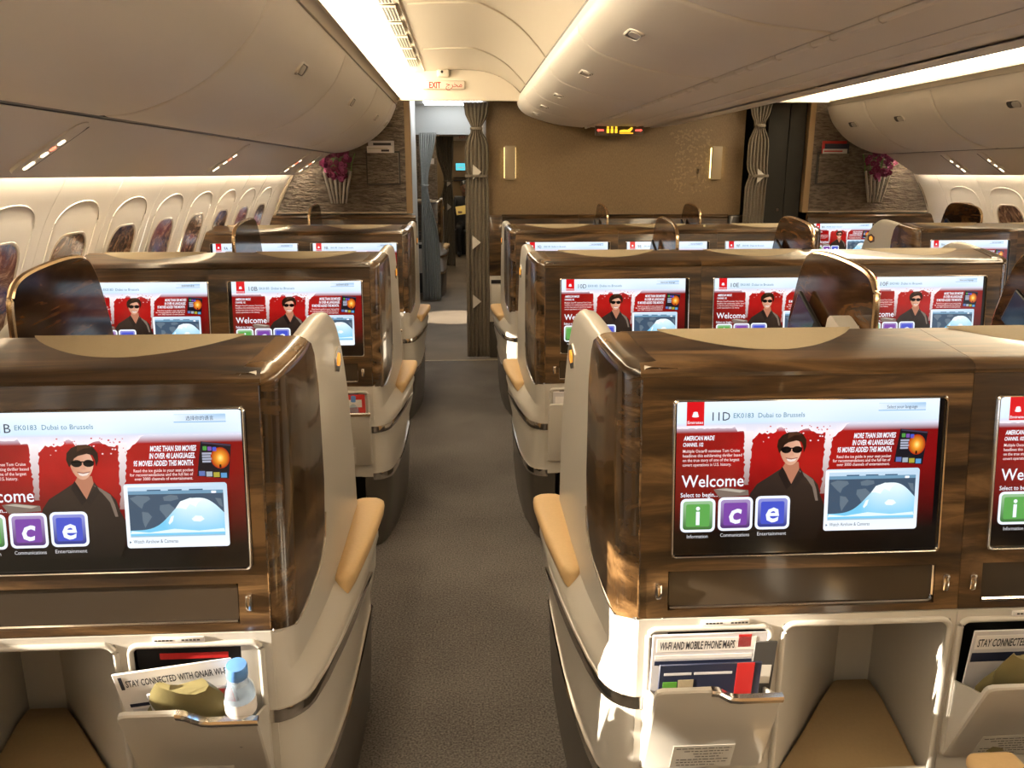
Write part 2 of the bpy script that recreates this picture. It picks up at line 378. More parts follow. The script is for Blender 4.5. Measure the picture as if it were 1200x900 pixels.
for nm, S in (('wall_left', -1), ('wall_right', 1)):
    wl, fx, opn = side_wall(nm, S)
    for k, y in enumerate(win_y):
        wn += 1
        # frame ring
        mb = MB(); rows = []
        for g, dx in ((0.010, 0.0), (0.006, 0.004), (0.0, 0.004), (-0.006, -0.02)):
            rows.append([(fx(wall_x(z) + dx), yy, z) for yy, z in arch(y, WHW - 0.012, WZ0, WZ1, 0.085, 6, g)])
        mb.grid(rows, 0, closed=True)
        fr = struct('window_%d' % wn, mb, 'champagne')
        mb = MB(); inner = arch(y, WHW - 0.012, WZ0, WZ1, 0.085, 6, 0.008); outer = []
        for yy, z in inner:
            dy, dz = yy - y, z - 1.03; k_ = min((WHW + 0.012) / max(abs(dy), 1e-6), (0.275 if dz > 0 else 0.29) / max(abs(dz), 1e-6)); outer.append((y + dy * k_, 1.03 + dz * k_))
        mb.grid([[(fx(wall_x(z) + 0.0015), yy, z) for yy, z in outer], [(fx(wall_x(z) + 0.002), yy, z) for yy, z in inner]], 0, closed=True); link('window_surround', mb.mesh('window_surround', 'sidewall', 60), fr)
        if k in opn:
            mb = MB(); pts = arch(y, WHW - 0.012, WZ0, WZ1, 0.085, 6); rows = [[(fx(wall_x(z) - 0.02), yy, z) for yy, z in pts], [(fx(wall_x(1.03) - 0.02), y + (yy - y) * 0.02, 1.03 + (z - 1.03) * 0.02) for yy, z in pts]]
            mb.grid(rows, 0, closed=True); link('window_pane', mb.mesh('window_pane', 'pane'), fr); continue
        # shade with the brown burl look, or half raised
        z0 = 1.0 if (S < 0 and k == part_k) else WZ0
        mb = MB(); pts = arch(y, WHW - 0.015, WZ0, WZ1, 0.083, 6)
        pts = [(yy, max(z, z0)) for yy, z in pts]
        cz = (WZ1 + z0) / 2
        rows = [[(fx(wall_x(z) + 0.001), yy, z) for yy, z in pts], [(fx(wall_x(cz + (z - cz) * 0.5) - 0.004), y + (yy - y) * 0.55, cz + (z - cz) * 0.55) for yy, z in pts], [(fx(wall_x(cz) - 0.006), y + (yy - y) * 0.02, cz + (z - cz) * 0.02) for yy, z in pts]]
        mb.grid(rows, 0, closed=True)
        link('window_shade', mb.mesh('window_shade', 'burl'), fr)
# window wash strip lamps, hidden above the lower edge of the service panels
for S in (-1, 1):
    fx = (lambda x: x) if S < 0 else (lambda x: 2 * CX - x)
    mb = MB(); x0, x1 = sorted((fx(-1.235), fx(-1.20))); mb.box(x0, x1, Y0, 6.5, 1.505, 1.515)
    tag(link('wash_light', mb.mesh('wash_light', 'wash')), 'warm wash light strip hidden above the %s window line' % ('left' if S < 0 else 'right'), 'light')

# overhead bins -----------------------------------------------------
LB = spline([(-0.478, 1.939), (-0.505, 1.875), (-0.545, 1.808), (-0.629, 1.724), (-0.735, 1.658), (-0.86, 1.612), (-0.958, 1.602)], 5)
def bins(S, seams, lat, names):
    fx = (lambda x: x) if S < 0 else (lambda x: 2 * CX - x)
    for i, (a, b) in enumerate(zip(seams, seams[1:])):
        t = thing('overhead_bin', names[i], 'overhead bin', (0, 0, 0), 0, 'outboard overhead bins')
        poly = [(fx(x), z) for x, z in LB] + [(fx(-1.17), 1.60), (fx(-1.17), 2.15), (fx(-0.60), 2.15)]
        mb = MB(); mb.prism(poly, a, b, 'y'); link('bin_body', mb.mesh('bin_body', 'bin', 30), t)
        # door skin, a few millimetres proud, with rounded ends so that the joints show
        rows = []
        for yy, off in ((a + 0.0045, 0.0), (a + 0.008, 0.005), (a + 0.03, 0.007), (b - 0.03, 0.007), (b - 0.008, 0.005), (b - 0.0045, 0.0)):
            r = []
            for q in range(1, len(LB) - 1):
                (x0, z0), (x1, z1) = LB[q - 1], LB[q + 1]; tx, tz = x1 - x0, z1 - z0; L = math.hypot(tx, tz)
                nx, nz_ = -tz / L, tx / L
                if nx < 0 or nz_ > 0: nx, nz_ = abs(nx), -abs(nz_)
                r.append((fx(LB[q][0] + nx * off), yy, LB[q][1] + nz_ * off))
            rows.append(r)
        mb = MB(); mb.grid(rows); link('bin_door', mb.mesh('bin_door', 'bin', 60), t)
        for ly in [v for v in lat if a < v < b]:
            latch(t, fx, ly, (-0.533, 1.840), (-0.582, 1.771), 0.012)
def latch(t, fx, y, top, bot, out_=0.0):
    d = Vector((bot[0] - top[0], 0, bot[1] - top[1])); L = d.length; d.normalize(); n_ = Vector((-d.z, 0, d.x))
    if n_.x < 0 and n_.z > 0: n_ = -n_
    if n_.z > 0: n_ = -n_
    c = Vector((top[0] + bot[0], 2 * y, top[1] + bot[1])) / 2 + n_ * out_
    def P(u, v, h): q = c + d * u + Vector((0, 1, 0)) * v + n_ * h; return (fx(q.x), q.y, q.z)
    out = rrect(0.052, 0.13, 0.024, 5)
    mb = MB(); mb.grid([[P(u, v, 0.002) for u, v in out], [P(u * 0.96, v * 0.98, 0.009) for u, v in out], [P(u * 0.80, v * 0.90, 0.010) for u, v in out], [P(u * 0.76, v * 0.87, 0.003) for u, v in out]], 0, closed=True)
    lt = link('latch', mb.mesh('latch', 'psu'), t)
    mb = MB(); inn = rrect(0.040, 0.112, 0.018, 5); mb.add([P(u, v, 0.0075) for u, v in inn], [tuple(range(len(inn)))])
    link('latch_recess', mb.mesh('latch_recess', 'darkgrey'), lt)
    mb = MB(); inn = rrect(0.034, 0.062, 0.015, 5, 0, -0.022); mb.grid([[P(u, v, 0.007) for u, v in inn], [P(u, v, 0.013) for u, v in inn]], 0, closed=True); mb.add([P(u, v, 0.013) for u, v in inn], [tuple(range(len(inn)))])
    link('latch_lever', mb.mesh('latch_lever', 'shell'), lt)
bins(-1, [Y0, -0.35, 1.0, 2.36, 3.72, 5.06, 6.12, 6.48], [-1.6, 0.35, 1.7, 3.064, 4.408, 5.602, 6.30],
     ['left wall overhead bin behind the camera, farthest back', 'left wall overhead bin just behind the camera', 'left wall overhead bin above the camera', 'nearest left overhead bin in view, partly out of frame',
      'left overhead bin with the largest latch in view', 'second latched left overhead bin from the front cabin wall', 'short left overhead bin ending beside the orchid panel'][0:7])
bins(1, [Y0, 0.2, 1.6, 3.3, 5.05, 5.88, 6.48], [-1.4, 0.9, 2.5, 4.338, 5.50, 6.16],
     ['right wall overhead bin far behind the camera', 'right wall overhead bin beside the camera, out of view', 'right wall overhead bin nearest the camera side of the frame', 'right overhead bin at the right edge of the picture',
      'middle right overhead bin above the right orchid panel', 'end right overhead bin touching the dark closet wall'])
for S in (-1, 1):
    fx = (lambda x: x) if S < 0 else (lambda x: 2 * CX - x); sd = 'left' if S < 0 else 'right'
    # rail above the bins and dark gap below it
    mb = MB(); mb.prism([(fx(x), z) for x, z in ((-0.470, 1.943), (-0.462, 1.962), (-0.446, 1.972), (-0.432, 1.968), (-0.44, 1.995), (-0.49, 1.995), (-0.50, 1.945))], Y0, 6.47)
    struct('trim_2' if S < 0 else 'trim_3', mb, 'cream')
    mb = MB(); mb.prism([(fx(x), z) for x, z in ((-0.955, 1.597), (-0.985, 1.592), (-0.985, 1.62), (-0.955, 1.62))], Y0, 6.45)
    struct('trim_4' if S < 0 else 'trim_5', mb, 'black')
    # passenger service panel, one leaning strip under the bins
    ps = spline([(-0.972, 1.592), (-1.02, 1.563), (-1.08, 1.527), (-1.15, 1.485), (-1.205, 1.453), (-1.232, 1.437)], 3)
    mb = MB(); mb.prism([(fx(x), z) for x, z in ps] + [(fx(-1.238), 1.443), (fx(-1.20), 1.475), (fx(-1.13), 1.520), (fx(-1.0), 1.60)], Y0, 6.46)
    psu = struct('trim_6' if S < 0 else 'trim_7', mb, 'psu')
    for k, y in enumerate((0.62, 2.36, 4.10, 5.72, 6.22)):
        if k == 4 and S > 0: y = 5.30
        t = thing('reading_light_panel', ('%s ceiling reading light panel, ' % sd) + ['out of view above the camera', 'nearest and largest', 'middle of the three', 'beside the front wall', 'smallest, at the very end' if S < 0 else 'second from the front wall'][k], 'reading light', (0, 0, 0), 0, 'reading light panels')
        d = Vector((-0.84, 0, -0.54)).normalized(); n_ = Vector((0.54, 0, -0.84)).normalized(); c = Vector((-1.095, y, 1.518))
        def P(u, v, h): q = c + d * u + Vector((0, v, 0)) + n_ * h; return (fx(q.x), q.y, q.z)
        mb = MB(); o1 = rrect(0.25, 0.075, 0.035, 6)
        mb.grid([[P(u, v, -0.002) for u, v in o1], [P(u * 0.99, v * 0.95, 0.006) for u, v in o1], [P(u * 0.9, v * 0.72, 0.009) for u, v in o1]], 0, closed=True); mb.add([P(u * 0.9, v * 0.72, 0.009) for u, v in o1], [tuple(range(len(o1)))])
        link('panel', mb.mesh('panel', 'psu'), t)
        mb = MB(); o2 = rrect(0.21, 0.006, 0.0028, 2, 0.0, 0.047); mb.grid([[P(u, v, -0.003) for u, v in o2], [P(u, v, 0.004) for u, v in o2]], 0, closed=True); mb.add([P(u, v, 0.004) for u, v in o2], [tuple(range(len(o2)))])
        link('panel_slot', mb.mesh('panel_slot', 'darkgrey'), t)
        for q, (u, mt, ln) in enumerate(((-0.035, 'lampwhite', 0.022), (-0.006, 'lampred', 0.018), (0.022, 'lampwhite', 0.022), (0.075, 'lampwhite', 0.036))):
            if S > 0 and mt == 'lampred': continue
            mb = MB(); o3 = rrect(ln, 0.015, 0.006, 4, u, -0.004); mb.grid([[P(a, b, 0.008) for a, b in o3], [P(a, b, 0.012) for a, b in o3]], 0, closed=True); mb.add([P(a, b, 0.012) for a, b in o3], [tuple(range(len(o3)))])
            link('lamp', mb.mesh('lamp', mt), t)
    # aisle ceiling: cove diffuser, vent strip, ceiling panel down to the centre bins
    cv = spline([(-0.432, 1.985), (-0.425, 2.04), (-0.405, 2.09), (-0.375, 2.128), (-0.352, 2.142)], 4)
    mb = MB(); mb.prism([(fx(x), z) for x, z in cv] + [(fx(-0.37), 2.16), (fx(-0.46), 2.1), (fx(-0.46), 1.985)], Y0, 6.33)
    tag(link('cove_light', mb.mesh('cove_light', 'cove')), 'bright warm cove light running along the %s aisle ceiling' % sd, 'light')
    ce = spline([(-0.352, 2.146), (-0.25, 2.160), (-0.10, 2.170), (0.06, 2.172), (0.18, 2.160), (0.29, 2.125), (0.385, 2.065), (0.445, 2.012)], 5)
    cl = MB(); cl.prism([(fx(x), z) for x, z in ce] + [(fx(0.46), 2.25), (fx(-0.36), 2.25)], Y0, 6.35)
    ceil = struct('ceiling' if S < 0 else 'ceiling_right', cl, 'ceil')
    for (a, b) in ((3.05, 3.38), (3.45, 3.78), (3.86, 4.19), (4.27, 4.60), (4.68, 5.02), (5.10, 5.45), (5.53, 5.90)):
        if S > 0: break
        g = MB(); g.box(-0.343, -0.273, a, b, 2.139, 2.146); gr = link('vent_grille', g.mesh('vent_grille', 'ceil'), ceil)
        for q in range(4):
            g = MB(); x = -0.332 + q * 0.0145; g.box(x, x + 0.007, a + 0.01, b - 0.02, 2.1375, 2.1405); link('vent_slot', g.mesh('vent_slot', 'black'), gr)
    g = MB(); g.prism([(fx(x), z) for x, z in ((-0.262, 2.157), (-0.254, 2.151), (-0.246, 2.158))], Y0, 6.3); link('ceiling_joint', g.mesh('ceiling_joint', 'champagne'), ceil)
    for yy in (3.9, 5.25):
        path = [(fx(x), yy + max(0, (x - 0.08)) * 1.6, z - 0.001) for x, z in ce if x > -0.24 and yy + max(0, (x - 0.08)) * 1.6 < 6.3]
        g = MB(); g.tube(path, 0.006, 6); link('ceiling_joint', g.mesh('ceiling_joint', 'ceil'), ceil)
# centre bins -----------------------------------------------------------
CB = [(0.427, 2.003), (0.421, 1.943), (0.452, 1.895), (0.520, 1.857), (0.694, 1.808), (0.90, 1.785), (1.10, 1.778)]
CBl = spline(CB, 5)
def centre_bins(S, seams, lat, nm):
    fx = (lambda x: x) if S < 0 else (lambda x: 2 * CX + 0.0 - x)
    for i, (a, b) in enumerate(zip(seams, seams[1:])):
        t = thing('overhead_bin', nm[i], 'overhead bin', (0, 0, 0), 0, 'centre overhead bins')
        poly = [(fx(x), z) for x, z in CBl] + [(fx(1.150), 1.779), (fx(1.150), 2.24), (fx(0.64), 2.24), (fx(0.64), 2.03)]
        mb = MB(); mb.prism(poly, a, b); link('bin_body', mb.mesh('bin_body', 'bin', 30), t)
        rows = []
        for yy, off in ((a + 0.004, 0.0), (a + 0.008, 0.005), (a + 0.03, 0.007), (b - 0.03, 0.007), (b - 0.008, 0.005), (b - 0.004, 0.0)):
            r = []
            for q in [q for q in range(4, len(CBl) - 2) if CBl[q][0] < 0.915]:
                (x0, z0), (x1, z1) = CBl[q - 1], CBl[q + 1]; tx, tz = x1 - x0, z1 - z0; L = math.hypot(tx, tz); nx, nz_ = tz / L, -tx / L
                r.append((fx(CBl[q][0] + nx * off), yy, CBl[q][1] + nz_ * off))
            rows.append(r)
        mb = MB(); mb.grid(rows); link('bin_door', mb.mesh('bin_door', 'bin', 60), t)
        for ly in [v for v in lat if a < v < b]: latch(t, fx, ly, (0.480, 1.872), (0.560, 1.838))
centre_bins(-1, [Y0, -0.9, 0.1, 1.1, 2.1, 3.1, 4.12, 5.02, 5.70, 6.40], [-1.9, -0.4, 0.6, 1.6, 2.617, 3.607, 4.611, 5.388, 5.986],
            ['centre overhead bin on the left aisle, far behind the camera', 'centre overhead bin on the left aisle behind the camera', 'centre overhead bin on the left aisle over the camera', 'centre overhead bin on the left aisle, above and out of view',
             'centre left aisle bin with the nearest and largest latch', 'centre left aisle bin, second from the camera', 'centre left aisle bin, third from the camera', 'centre left aisle bin, second from the lit lavatory sign', 'centre left aisle bin at the brown bulkhead end'])
centre_bins(1, [Y0, -0.2, 1.8, 3.4, 4.9, 6.40], [-1, 0.8, 2.6, 4.1, 5.6],
            ['centre bin half over the right aisle, far behind the camera', 'centre bin half over the right aisle beside the camera', 'centre bin half over the right aisle, nearest in view', 'centre bin half over the right aisle, middle in view', 'centre bin half over the right aisle at the brown bulkhead'])
mb = MB(); mb.tube([(0.925, Y0, 1.780), (0.925, 6.38, 1.780)], 0.011, 8); rail = struct('trim_8', mb, 'psu')
for k in range(22):
    mb = MB(); y = 1.9 + k * 0.205 + 0.05 * math.sin(k * 2.1); mb.tube([(0.925, y, 1.780), (0.925, y + 0.018, 1.780)], 0.0135, 8); link('rail_clip', mb.mesh('rail_clip', 'bin'), rail)
mb = MB(); mb.tube([(1.27, Y0, 1.7795), (1.27, 6.35, 1.7795)], 0.005, 6); struct('trim_9', mb, 'psu')
for S in (-1, 1):
    fx = (lambda x: x) if S < 0 else (lambda x: 2 * CX - x)
    mb = MB(); mb.prism([(fx(0.437), 2.005), (fx(0.432), 2.030), (fx(0.46), 2.06), (fx(0.47), 2.0)], Y0, 6.34); struct('trim_10' if S < 0 else 'trim_11', mb, 'darkgrey' if S < 0 else 'psu')
    # header that closes the aisle ceiling, with sign below
    mb = MB(); top = [(x, z) for x, z in spline([(-0.50, 1.99), (-0.43, 2.10), (-0.34, 2.155), (-0.10, 2.168), (0.06, 2.170), (0.18, 2.158), (0.29, 2.123), (0.385, 2.063), (0.46, 1.985)], 4)]
    mb.prism([(fx(x), z) for x, z in [(-0.52, 1.962)] + top + [(0.47, 1.962)]], 6.345, 6.40); struct('trim_12' if S < 0 else 'trim_13', mb, 'ceil')
# rear end of the cabin behind the camera, roof over everything
mb = MB(); mb.box(-2.2, 4.6, Y0 - 0.1, Y0, 0, 2.5); struct('wall_rear', mb, 'bulk')
mb = MB(); mb.box(-2.2, 4.6, Y0, 20, 2.42, 2.5); struct('ceiling_outer', mb, 'ceil')

# exit sign and ceiling camera on the left aisle header
t = thing('exit_sign', 'cream exit sign with red EXIT and Arabic lettering on the ceiling header', 'exit sign', (-0.12, 6.345, 2.066))
mb = MB(); mb.rbox(-0.155, 0.155, -0.022, 0, -0.031, 0.031, 0.012, 3); link('sign_box', mb.mesh('sign_box', 'ceil'), t)
mb = MB(); text_on(mb, 'EXIT', (-0.105, -0.0235, -0.021), (1, 0, 0), (0, 0, 1), 0.058, bold=0.03, sx=0.72); link('lettering', mb.mesh('lettering', 'exitred', 0), t)
mb = MB(); text_on(mb, '\ufe9d\ufeae\ufea8\ufee3', (0.015, -0.0235, -0.015), (1, 0, 0), (0, 0, 1), 0.055); link('lettering', mb.mesh('lettering', 'exitred', 0), t)
t = thing('ceiling_camera', 'small cream ceiling camera with black lens above the exit sign', 'camera', (-0.122, 6.33, 2.172))
mb = MB(); mb.rbox(-0.045, 0.045, -0.05, 0.02, -0.055, 0.0, 0.016, 3); link('housing', mb.mesh('housing', 'ceil'), t)
mb = MB(); mb.tube([(-0.008, -0.045, -0.022), (-0.008, -0.056, -0.022)], 0.010, 12); link('lens', mb.mesh('lens', 'black'), t)
# lavatory and seat sign under the centre bins
t = thing('lavatory_sign', 'lit lavatory occupied sign with orange figures hanging under the centre bins', 'sign', (1.145, 6.22, 1.79))
mb = MB(); mb.rbox(-0.175, 0.175, -0.02, 0.02, -0.075, 0.005, 0.006, 2); link('sign_box', mb.mesh('sign_box', 'signback'), t)
mb = MB(); yf = -0.0212
for x in (-0.085, -0.055, -0.025):
    mb.box(x - 0.009, x + 0.009, yf, yf + 0.001, -0.058, -0.028); mb.box(x - 0.007, x + 0.007, yf, yf + 0.001, -0.025, -0.013)
mb.add([(x, yf, z) for x, z in [(0.0, -0.052), (0.0, -0.040), (0.03, -0.034), (0.06, -0.036), (0.085, -0.018), (0.095, -0.018), (0.095, -0.03), (0.075, -0.052)]], [tuple(range(8))])
mb.box(0.0, 0.10, yf, yf + 0.001, -0.062, -0.056)
link('pictogram', mb.mesh('pictogram', 'signyellow', 0), t)
mb = MB()
mb.box(-0.155, -0.115, yf, yf + 0.001, -0.045, -0.033); mb.box(0.115, 0.155, yf, yf + 0.001, -0.045, -0.033)
for x0, x1 in ((-0.166, -0.152), (0.166, 0.152)): mb.add([(x0, yf, -0.039), (x1, yf, -0.050), (x1, yf, -0.028)], [(0, 1, 2)])
link('arrows', mb.mesh('arrows', 'signred', 0), t)

# ------------------------------------------------------------------ forward partitions
mb = MB(); mb.box(0.19, 2.21, Y1, Y1 + 0.05, 1.0, 2.25); wf = struct('wall_front', mb, 'bulk')
# golden leaf motif on the bulkhead
lf = MB(); rnd = random.Random(4)
for k in range(210):
    x = 1.60 + 0.30 * rnd.random() ** 0.8 + (0.05 if k % 3 else 0); z = 1.30 + 0.48 * rnd.random(); a = rnd.random() * PI; L, W_ = 0.012, 0.0065
    if (x - 1.55) < 0.12 and rnd.random() < 0.5: continue
    c, s_ = math.cos(a), math.sin(a)
    lf.add([(x + c * u * L - s_ * v * W_, Y1 - 0.0012, z + s_ * u * L + c * v * W_) for u, v in ((-1, 0), (-0.3, -1), (0.6, -0.7), (1, 0), (0.6, 0.7), (-0.3, 1))], [(0, 1, 2, 3, 4, 5)])
o = link('leaf_motif', lf.mesh('leaf_motif', 'goldleaf', 0), wf); o['kind'] = 'stuff'
for k, x in enumerate((0.373, 1.990)):
    t = thing('wall_sconce', ('left' if k == 0 else 'right') + ' flat upright wall sconce glowing on the brown bulkhead', 'wall lamp', (x, Y1, 1.40), 0, 'bulkhead sconces')
    mb = MB(); mb.rbox(-0.042, 0.042, -0.034, -0.022, 0.0, 0.255, 0.006, 3); link('cover', mb.mesh('cover', 'sconce'), t)
    for s_ in (-1, 1):
        mb = MB(); mb.box(*sorted((s_ * 0.030, s_ * 0.044)), -0.021, -0.001, 0.012, 0.243); link('glow_strip', mb.mesh('glow_strip', 'sconce_glow'), t)
    mb = MB(); mb.rbox(-0.028, 0.028, -0.024, 0.0, 0.0, 0.255, 0.004, 2); link('back_box', mb.mesh('back_box', 'sconce'), t)
def partition(S, nm):
    fx = (lambda x: x) if S < 0 else (lambda x: 2 * 1.165 - x)
    xin = -0.43
    mb = MB(); mb.box(*sorted((fx(-1.62), fx(xin))), Y1, Y1 + 0.045, 1.146, 2.1); wl = struct(nm, mb, 'ripple')
    mb = MB(); mb.box(*sorted((fx(xin), fx(xin + 0.045))), Y1 - 0.012, Y1 + 0.06, 1.146, 2.1); link('frame_post', mb.mesh('frame_post', 'tan_trim'), wl)
    mb = MB(); mb.box(*sorted((fx(xin), fx(-1.47))), Y1 - 0.010, Y1, 1.146, 1.158); link('frame_rail', mb.mesh('frame_rail', 'champagne'), wl)
    mb = MB(); mb.tube([(fx(-1.29), Y1 - 0.02, 1.45), (fx(-1.36), Y1 - 0.02, 1.32), (fx(-1.455), Y1 - 0.02, 1.13)], 0.016, 8); link('frame_side', mb.mesh('frame_side', 'champagne'), wl)
    # magazine pocket with papers
    t = thing('magazine_rack', 'ripple-faced magazine rack on the %s patterned partition' % ('left' if S < 0 else 'right'), 'magazine rack', (fx(-0.60), Y1, 1.375), 0, 'wall magazine racks')
    mb = MB(); mb.box(-0.118, 0.118, -0.028, -0.022, 0.0, 0.225); mb.box(-0.118, -0.112, -0.022, 0, 0.0, 0.225); mb.box(0.112, 0.118, -0.022, 0, 0.0, 0.225); mb.box(-0.118, 0.118, -0.022, 0, 0.0, 0.006)
    link('rack_front', mb.mesh('rack_front', 'ripple'), t)
    mb = MB(); mb.box(-0.130, 0.130, -0.003, -0.0005, -0.012, 0.24); link('rack_back', mb.mesh('rack_back', 'darkgrey'), t)
    for q, (h, mt, x, tx) in enumerate(((0.315, 'paper2', -0.01, None), (0.275, 'paper', -0.02, None)) if S < 0 else ((0.32, 'redprint', 0.0, None), (0.30, 'navy', 0.02, None), (0.26, 'paper2', 0.005, None))):
        o = thing('magazine', '%s magazine in the %s wall rack' % (['tall grey', 'short white front'][q] if S < 0 else ['tall red', 'dark blue', 'short grey front'][q], 'left' if S < 0 else 'right'), 'magazine', (fx(-0.60), Y1, 1.375), 0, 'wall rack magazines')
        y = -0.006 - 0.006 * q; mb = MB(); mb.box(x - 0.098, x + 0.098, y - 0.003, y, 0.01, h); link('cover', mb.mesh('cover', mt), o)
        if q < 2 and S < 0:
            mb = MB(); mb.box(x - 0.06, x + 0.075, y - 0.0035, y - 0.003, h - 0.034, h - 0.016) if q == 0 else mb.box(x + 0.01, x + 0.07, y - 0.0035, y - 0.003, h - 0.04, h - 0.025)
            link('print', mb.mesh('print', 'ink'), o)
        if q == 2 or (q == 1 and S < 0):
            mb = MB(); mb.box(x - 0.09, x + 0.06, y - 0.0036, y - 0.003, h - 0.022, h - 0.012); link('print', mb.mesh('print', 'redprint' if S > 0 else 'labelwhite'), o)
    # orchid vase made of slim metal tubes and the bouquet in it
    vx = fx(-0.945) if S < 0 else fx(-0.955)
    t = thing('tube_vase', 'silver tube vase on the %s patterned partition' % ('left' if S < 0 else 'right'), 'vase', (vx, Y1, 1.225), 0, 'tube vases')
    for q in range(6):
        a = (q - 2.5) * 0.021; b = (q - 2.5) * 0.040
        mb = MB(); mb.tube([(a, -0.045 + 0.01 * (q % 2), 0), (a * 0.6 + b * 0.4, -0.045, 0.10), (b, -0.045 - 0.012 * (q % 2), 0.24)], 0.01, 8, rads=[0.007, 0.010, 0.0125]); link('tube', mb.mesh('tube', 'silver'), t)
    mb = MB(); mb.rbox(-0.05, 0.05, -0.032, 0, 0.03, 0.06, 0.004, 2); link('bracket', mb.mesh('bracket', 'darkgrey'), t)
    t = thing('orchid_bouquet', 'purple orchid bouquet in the %s tube vase' % ('left' if S < 0 else 'right'), 'flowers', (vx, Y1, 1.465), 0, 'orchid bouquets')
    rr = random.Random(11 + S)
    for q in range(6):
        mb = MB(); b = (q - 2.5) * 0.04; mb.tube([(b, -0.045, -0.05), (b * 1.1, -0.05, 0.05), (b * 1.4, -0.06, 0.13)], 0.003, 5); link('stem', mb.mesh('stem', 'greenprint'), t)
    pm = []
    for mt in ('petal', 'petal2'):
        mb = MB()
        for q in range(5):
            a = 2 * PI * q / 5; pts = []
            for u, v, h in ((0, 0, 0), (0.35, 0.55, 0.12), (0.8, 0.5, 0.25), (1, 0, 0.18), (0.8, -0.5, 0.25), (0.35, -0.55, 0.12)):
                c, s_ = math.cos(a), math.sin(a); pts.append(((u * c - v * s_ * 0.8) * 0.024, -h * 0.024, (u * s_ + v * c * 0.8) * 0.024))
            mb.add(pts, [(0, 1, 2), (0, 2, 3), (0, 3, 4), (0, 4, 5)])
        mb.tube([(0, 0.002, 0), (0, -0.010, 0)], 0.004, 5, rads=[0.005, 0.003])
        pm.append(mb.mesh('flower', mt, 60))
    for q in range(70):
        th = rr.uniform(0, 2 * PI); ph = math.acos(rr.uniform(-1, 1)); R = 0.75 + 0.25 * rr.random()
        x = 0.125 * R * math.sin(ph) * math.cos(th); y = -0.075 - 0.055 * R * abs(math.sin(ph) * math.sin(th)); z = 0.055 + 0.125 * R * math.cos(ph)
        if z < 0.05: x *= 0.75
        link('flower', pm[0 if rr.random() < 0.72 else 1], t, (x, y, z), (rr.uniform(-.7, .7), rr.uniform(0, 6), rr.uniform(-.8, .8)))
partition(-1, 'wall_partition_left'); partition(1, 'wall_partition_right')

# ------------------------------------------------------------------ curtains
def curtain(name, label, x0, x1, y, z0, z1, ties, folds=7, amp=0.022, mat='curtain', tabs=(), top_w=1.0):
    t = thing(name, label, 'curtain', ((x0 + x1) / 2, y, z0), 0, 'aisle curtains'); W_ = x1 - x0; H = z1 - z0
    tab = [(-0.01, top_w)]
    rows = []; nz, nx = 44, 72
    for i in range(nz + 1):
        z = H * i / nz; wf_ = top_w if z > H - 0.02 else 1.0; sh = 0
        for (tz, tw, tx, rng) in ties:
            k = math.exp(-((z - (tz - z0)) / rng) ** 2); wf_ = wf_ * (1 - k) + tw * k; sh += tx * k
        r = []
        for j in range(nx + 1):
            u = j / nx; x = (u - 0.5) * W_ * wf_ + sh
            a = amp * (0.75 + 0.25 * math.sin(5 * u + 2 * z)) * (0.55 + 0.45 * wf_)
            r.append((x + 0.25 * a * math.sin(4 * PI * folds * u), a * math.sin(2 * PI * folds * u + 0.3 * math.sin(3 * z)), z))
        rows.append(r)
    mb = MB(); mb.grid(rows); o = link('cloth', mb.mesh('cloth', mat, 75), t)
    md = o.modifiers.new('thickness', 'SOLIDIFY'); md.thickness = 0.003
    for (tz, tw, tx, rng) in ties:
        mb = MB(); a = W_ * tw / 2 + 0.008
        mb.tube([(tx + a * math.cos(q * PI / 12), (amp + 0.014) * math.sin(q * PI / 12), tz - z0) for q in range(25)], 0.012, 6, flat=0.35); link('tie_band', mb.mesh('tie_band', mat), t)
    for (tx, tz) in tabs:
        mb = MB(); mb.prism([(tx - 0.03, tz - z0 - 0.055), (tx + 0.035, tz - z0), (tx - 0.03, tz - z0 + 0.055)], -amp - 0.010, -amp - 0.006, 'y'); link('clasp', mb.mesh('clasp', 'labelwhite'), t)
    return t
curtain('aisle_curtain', 'gathered taupe curtain at the right side of the near aisle opening', 0.025, 0.205, 6.52, 0.02, 1.965, ((1.775, 0.40, 0.0, 0.07), (1.43, 0.85, 0.0, 0.04)), 6, top_w=1.1, tabs=((0.0, 1.46), (-0.01, 0.93), (-0.01, 0.47)))
curtain('aisle_curtain', 'taupe curtain tied back beside the right aisle', 2.19, 2.35, 6.47, 0.02, 1.965, ((1.80, 0.42, 0.0, 0.07), (1.43, 0.85, 0.02, 0.04)), 6, top_w=1.1, tabs=((0.03, 1.43),))
curtain('aisle_curtain', 'greyish curtain tied back on the left of the forward doorway', -0.47, -0.26, 9.62, 0.02, 1.885, ((1.32, 0.34, -0.055, 0.40),), 7, mat='curtain2', amp=0.03)
curtain('aisle_curtain', 'farthest dark curtain seen through the doorway', -0.40, -0.12, 13.3, 0.02, 2.0, ((1.33, 0.45, 0.05, 0.3),), 6, tabs=((0.06, 1.30), (0.06, 0.94)), amp=0.03)

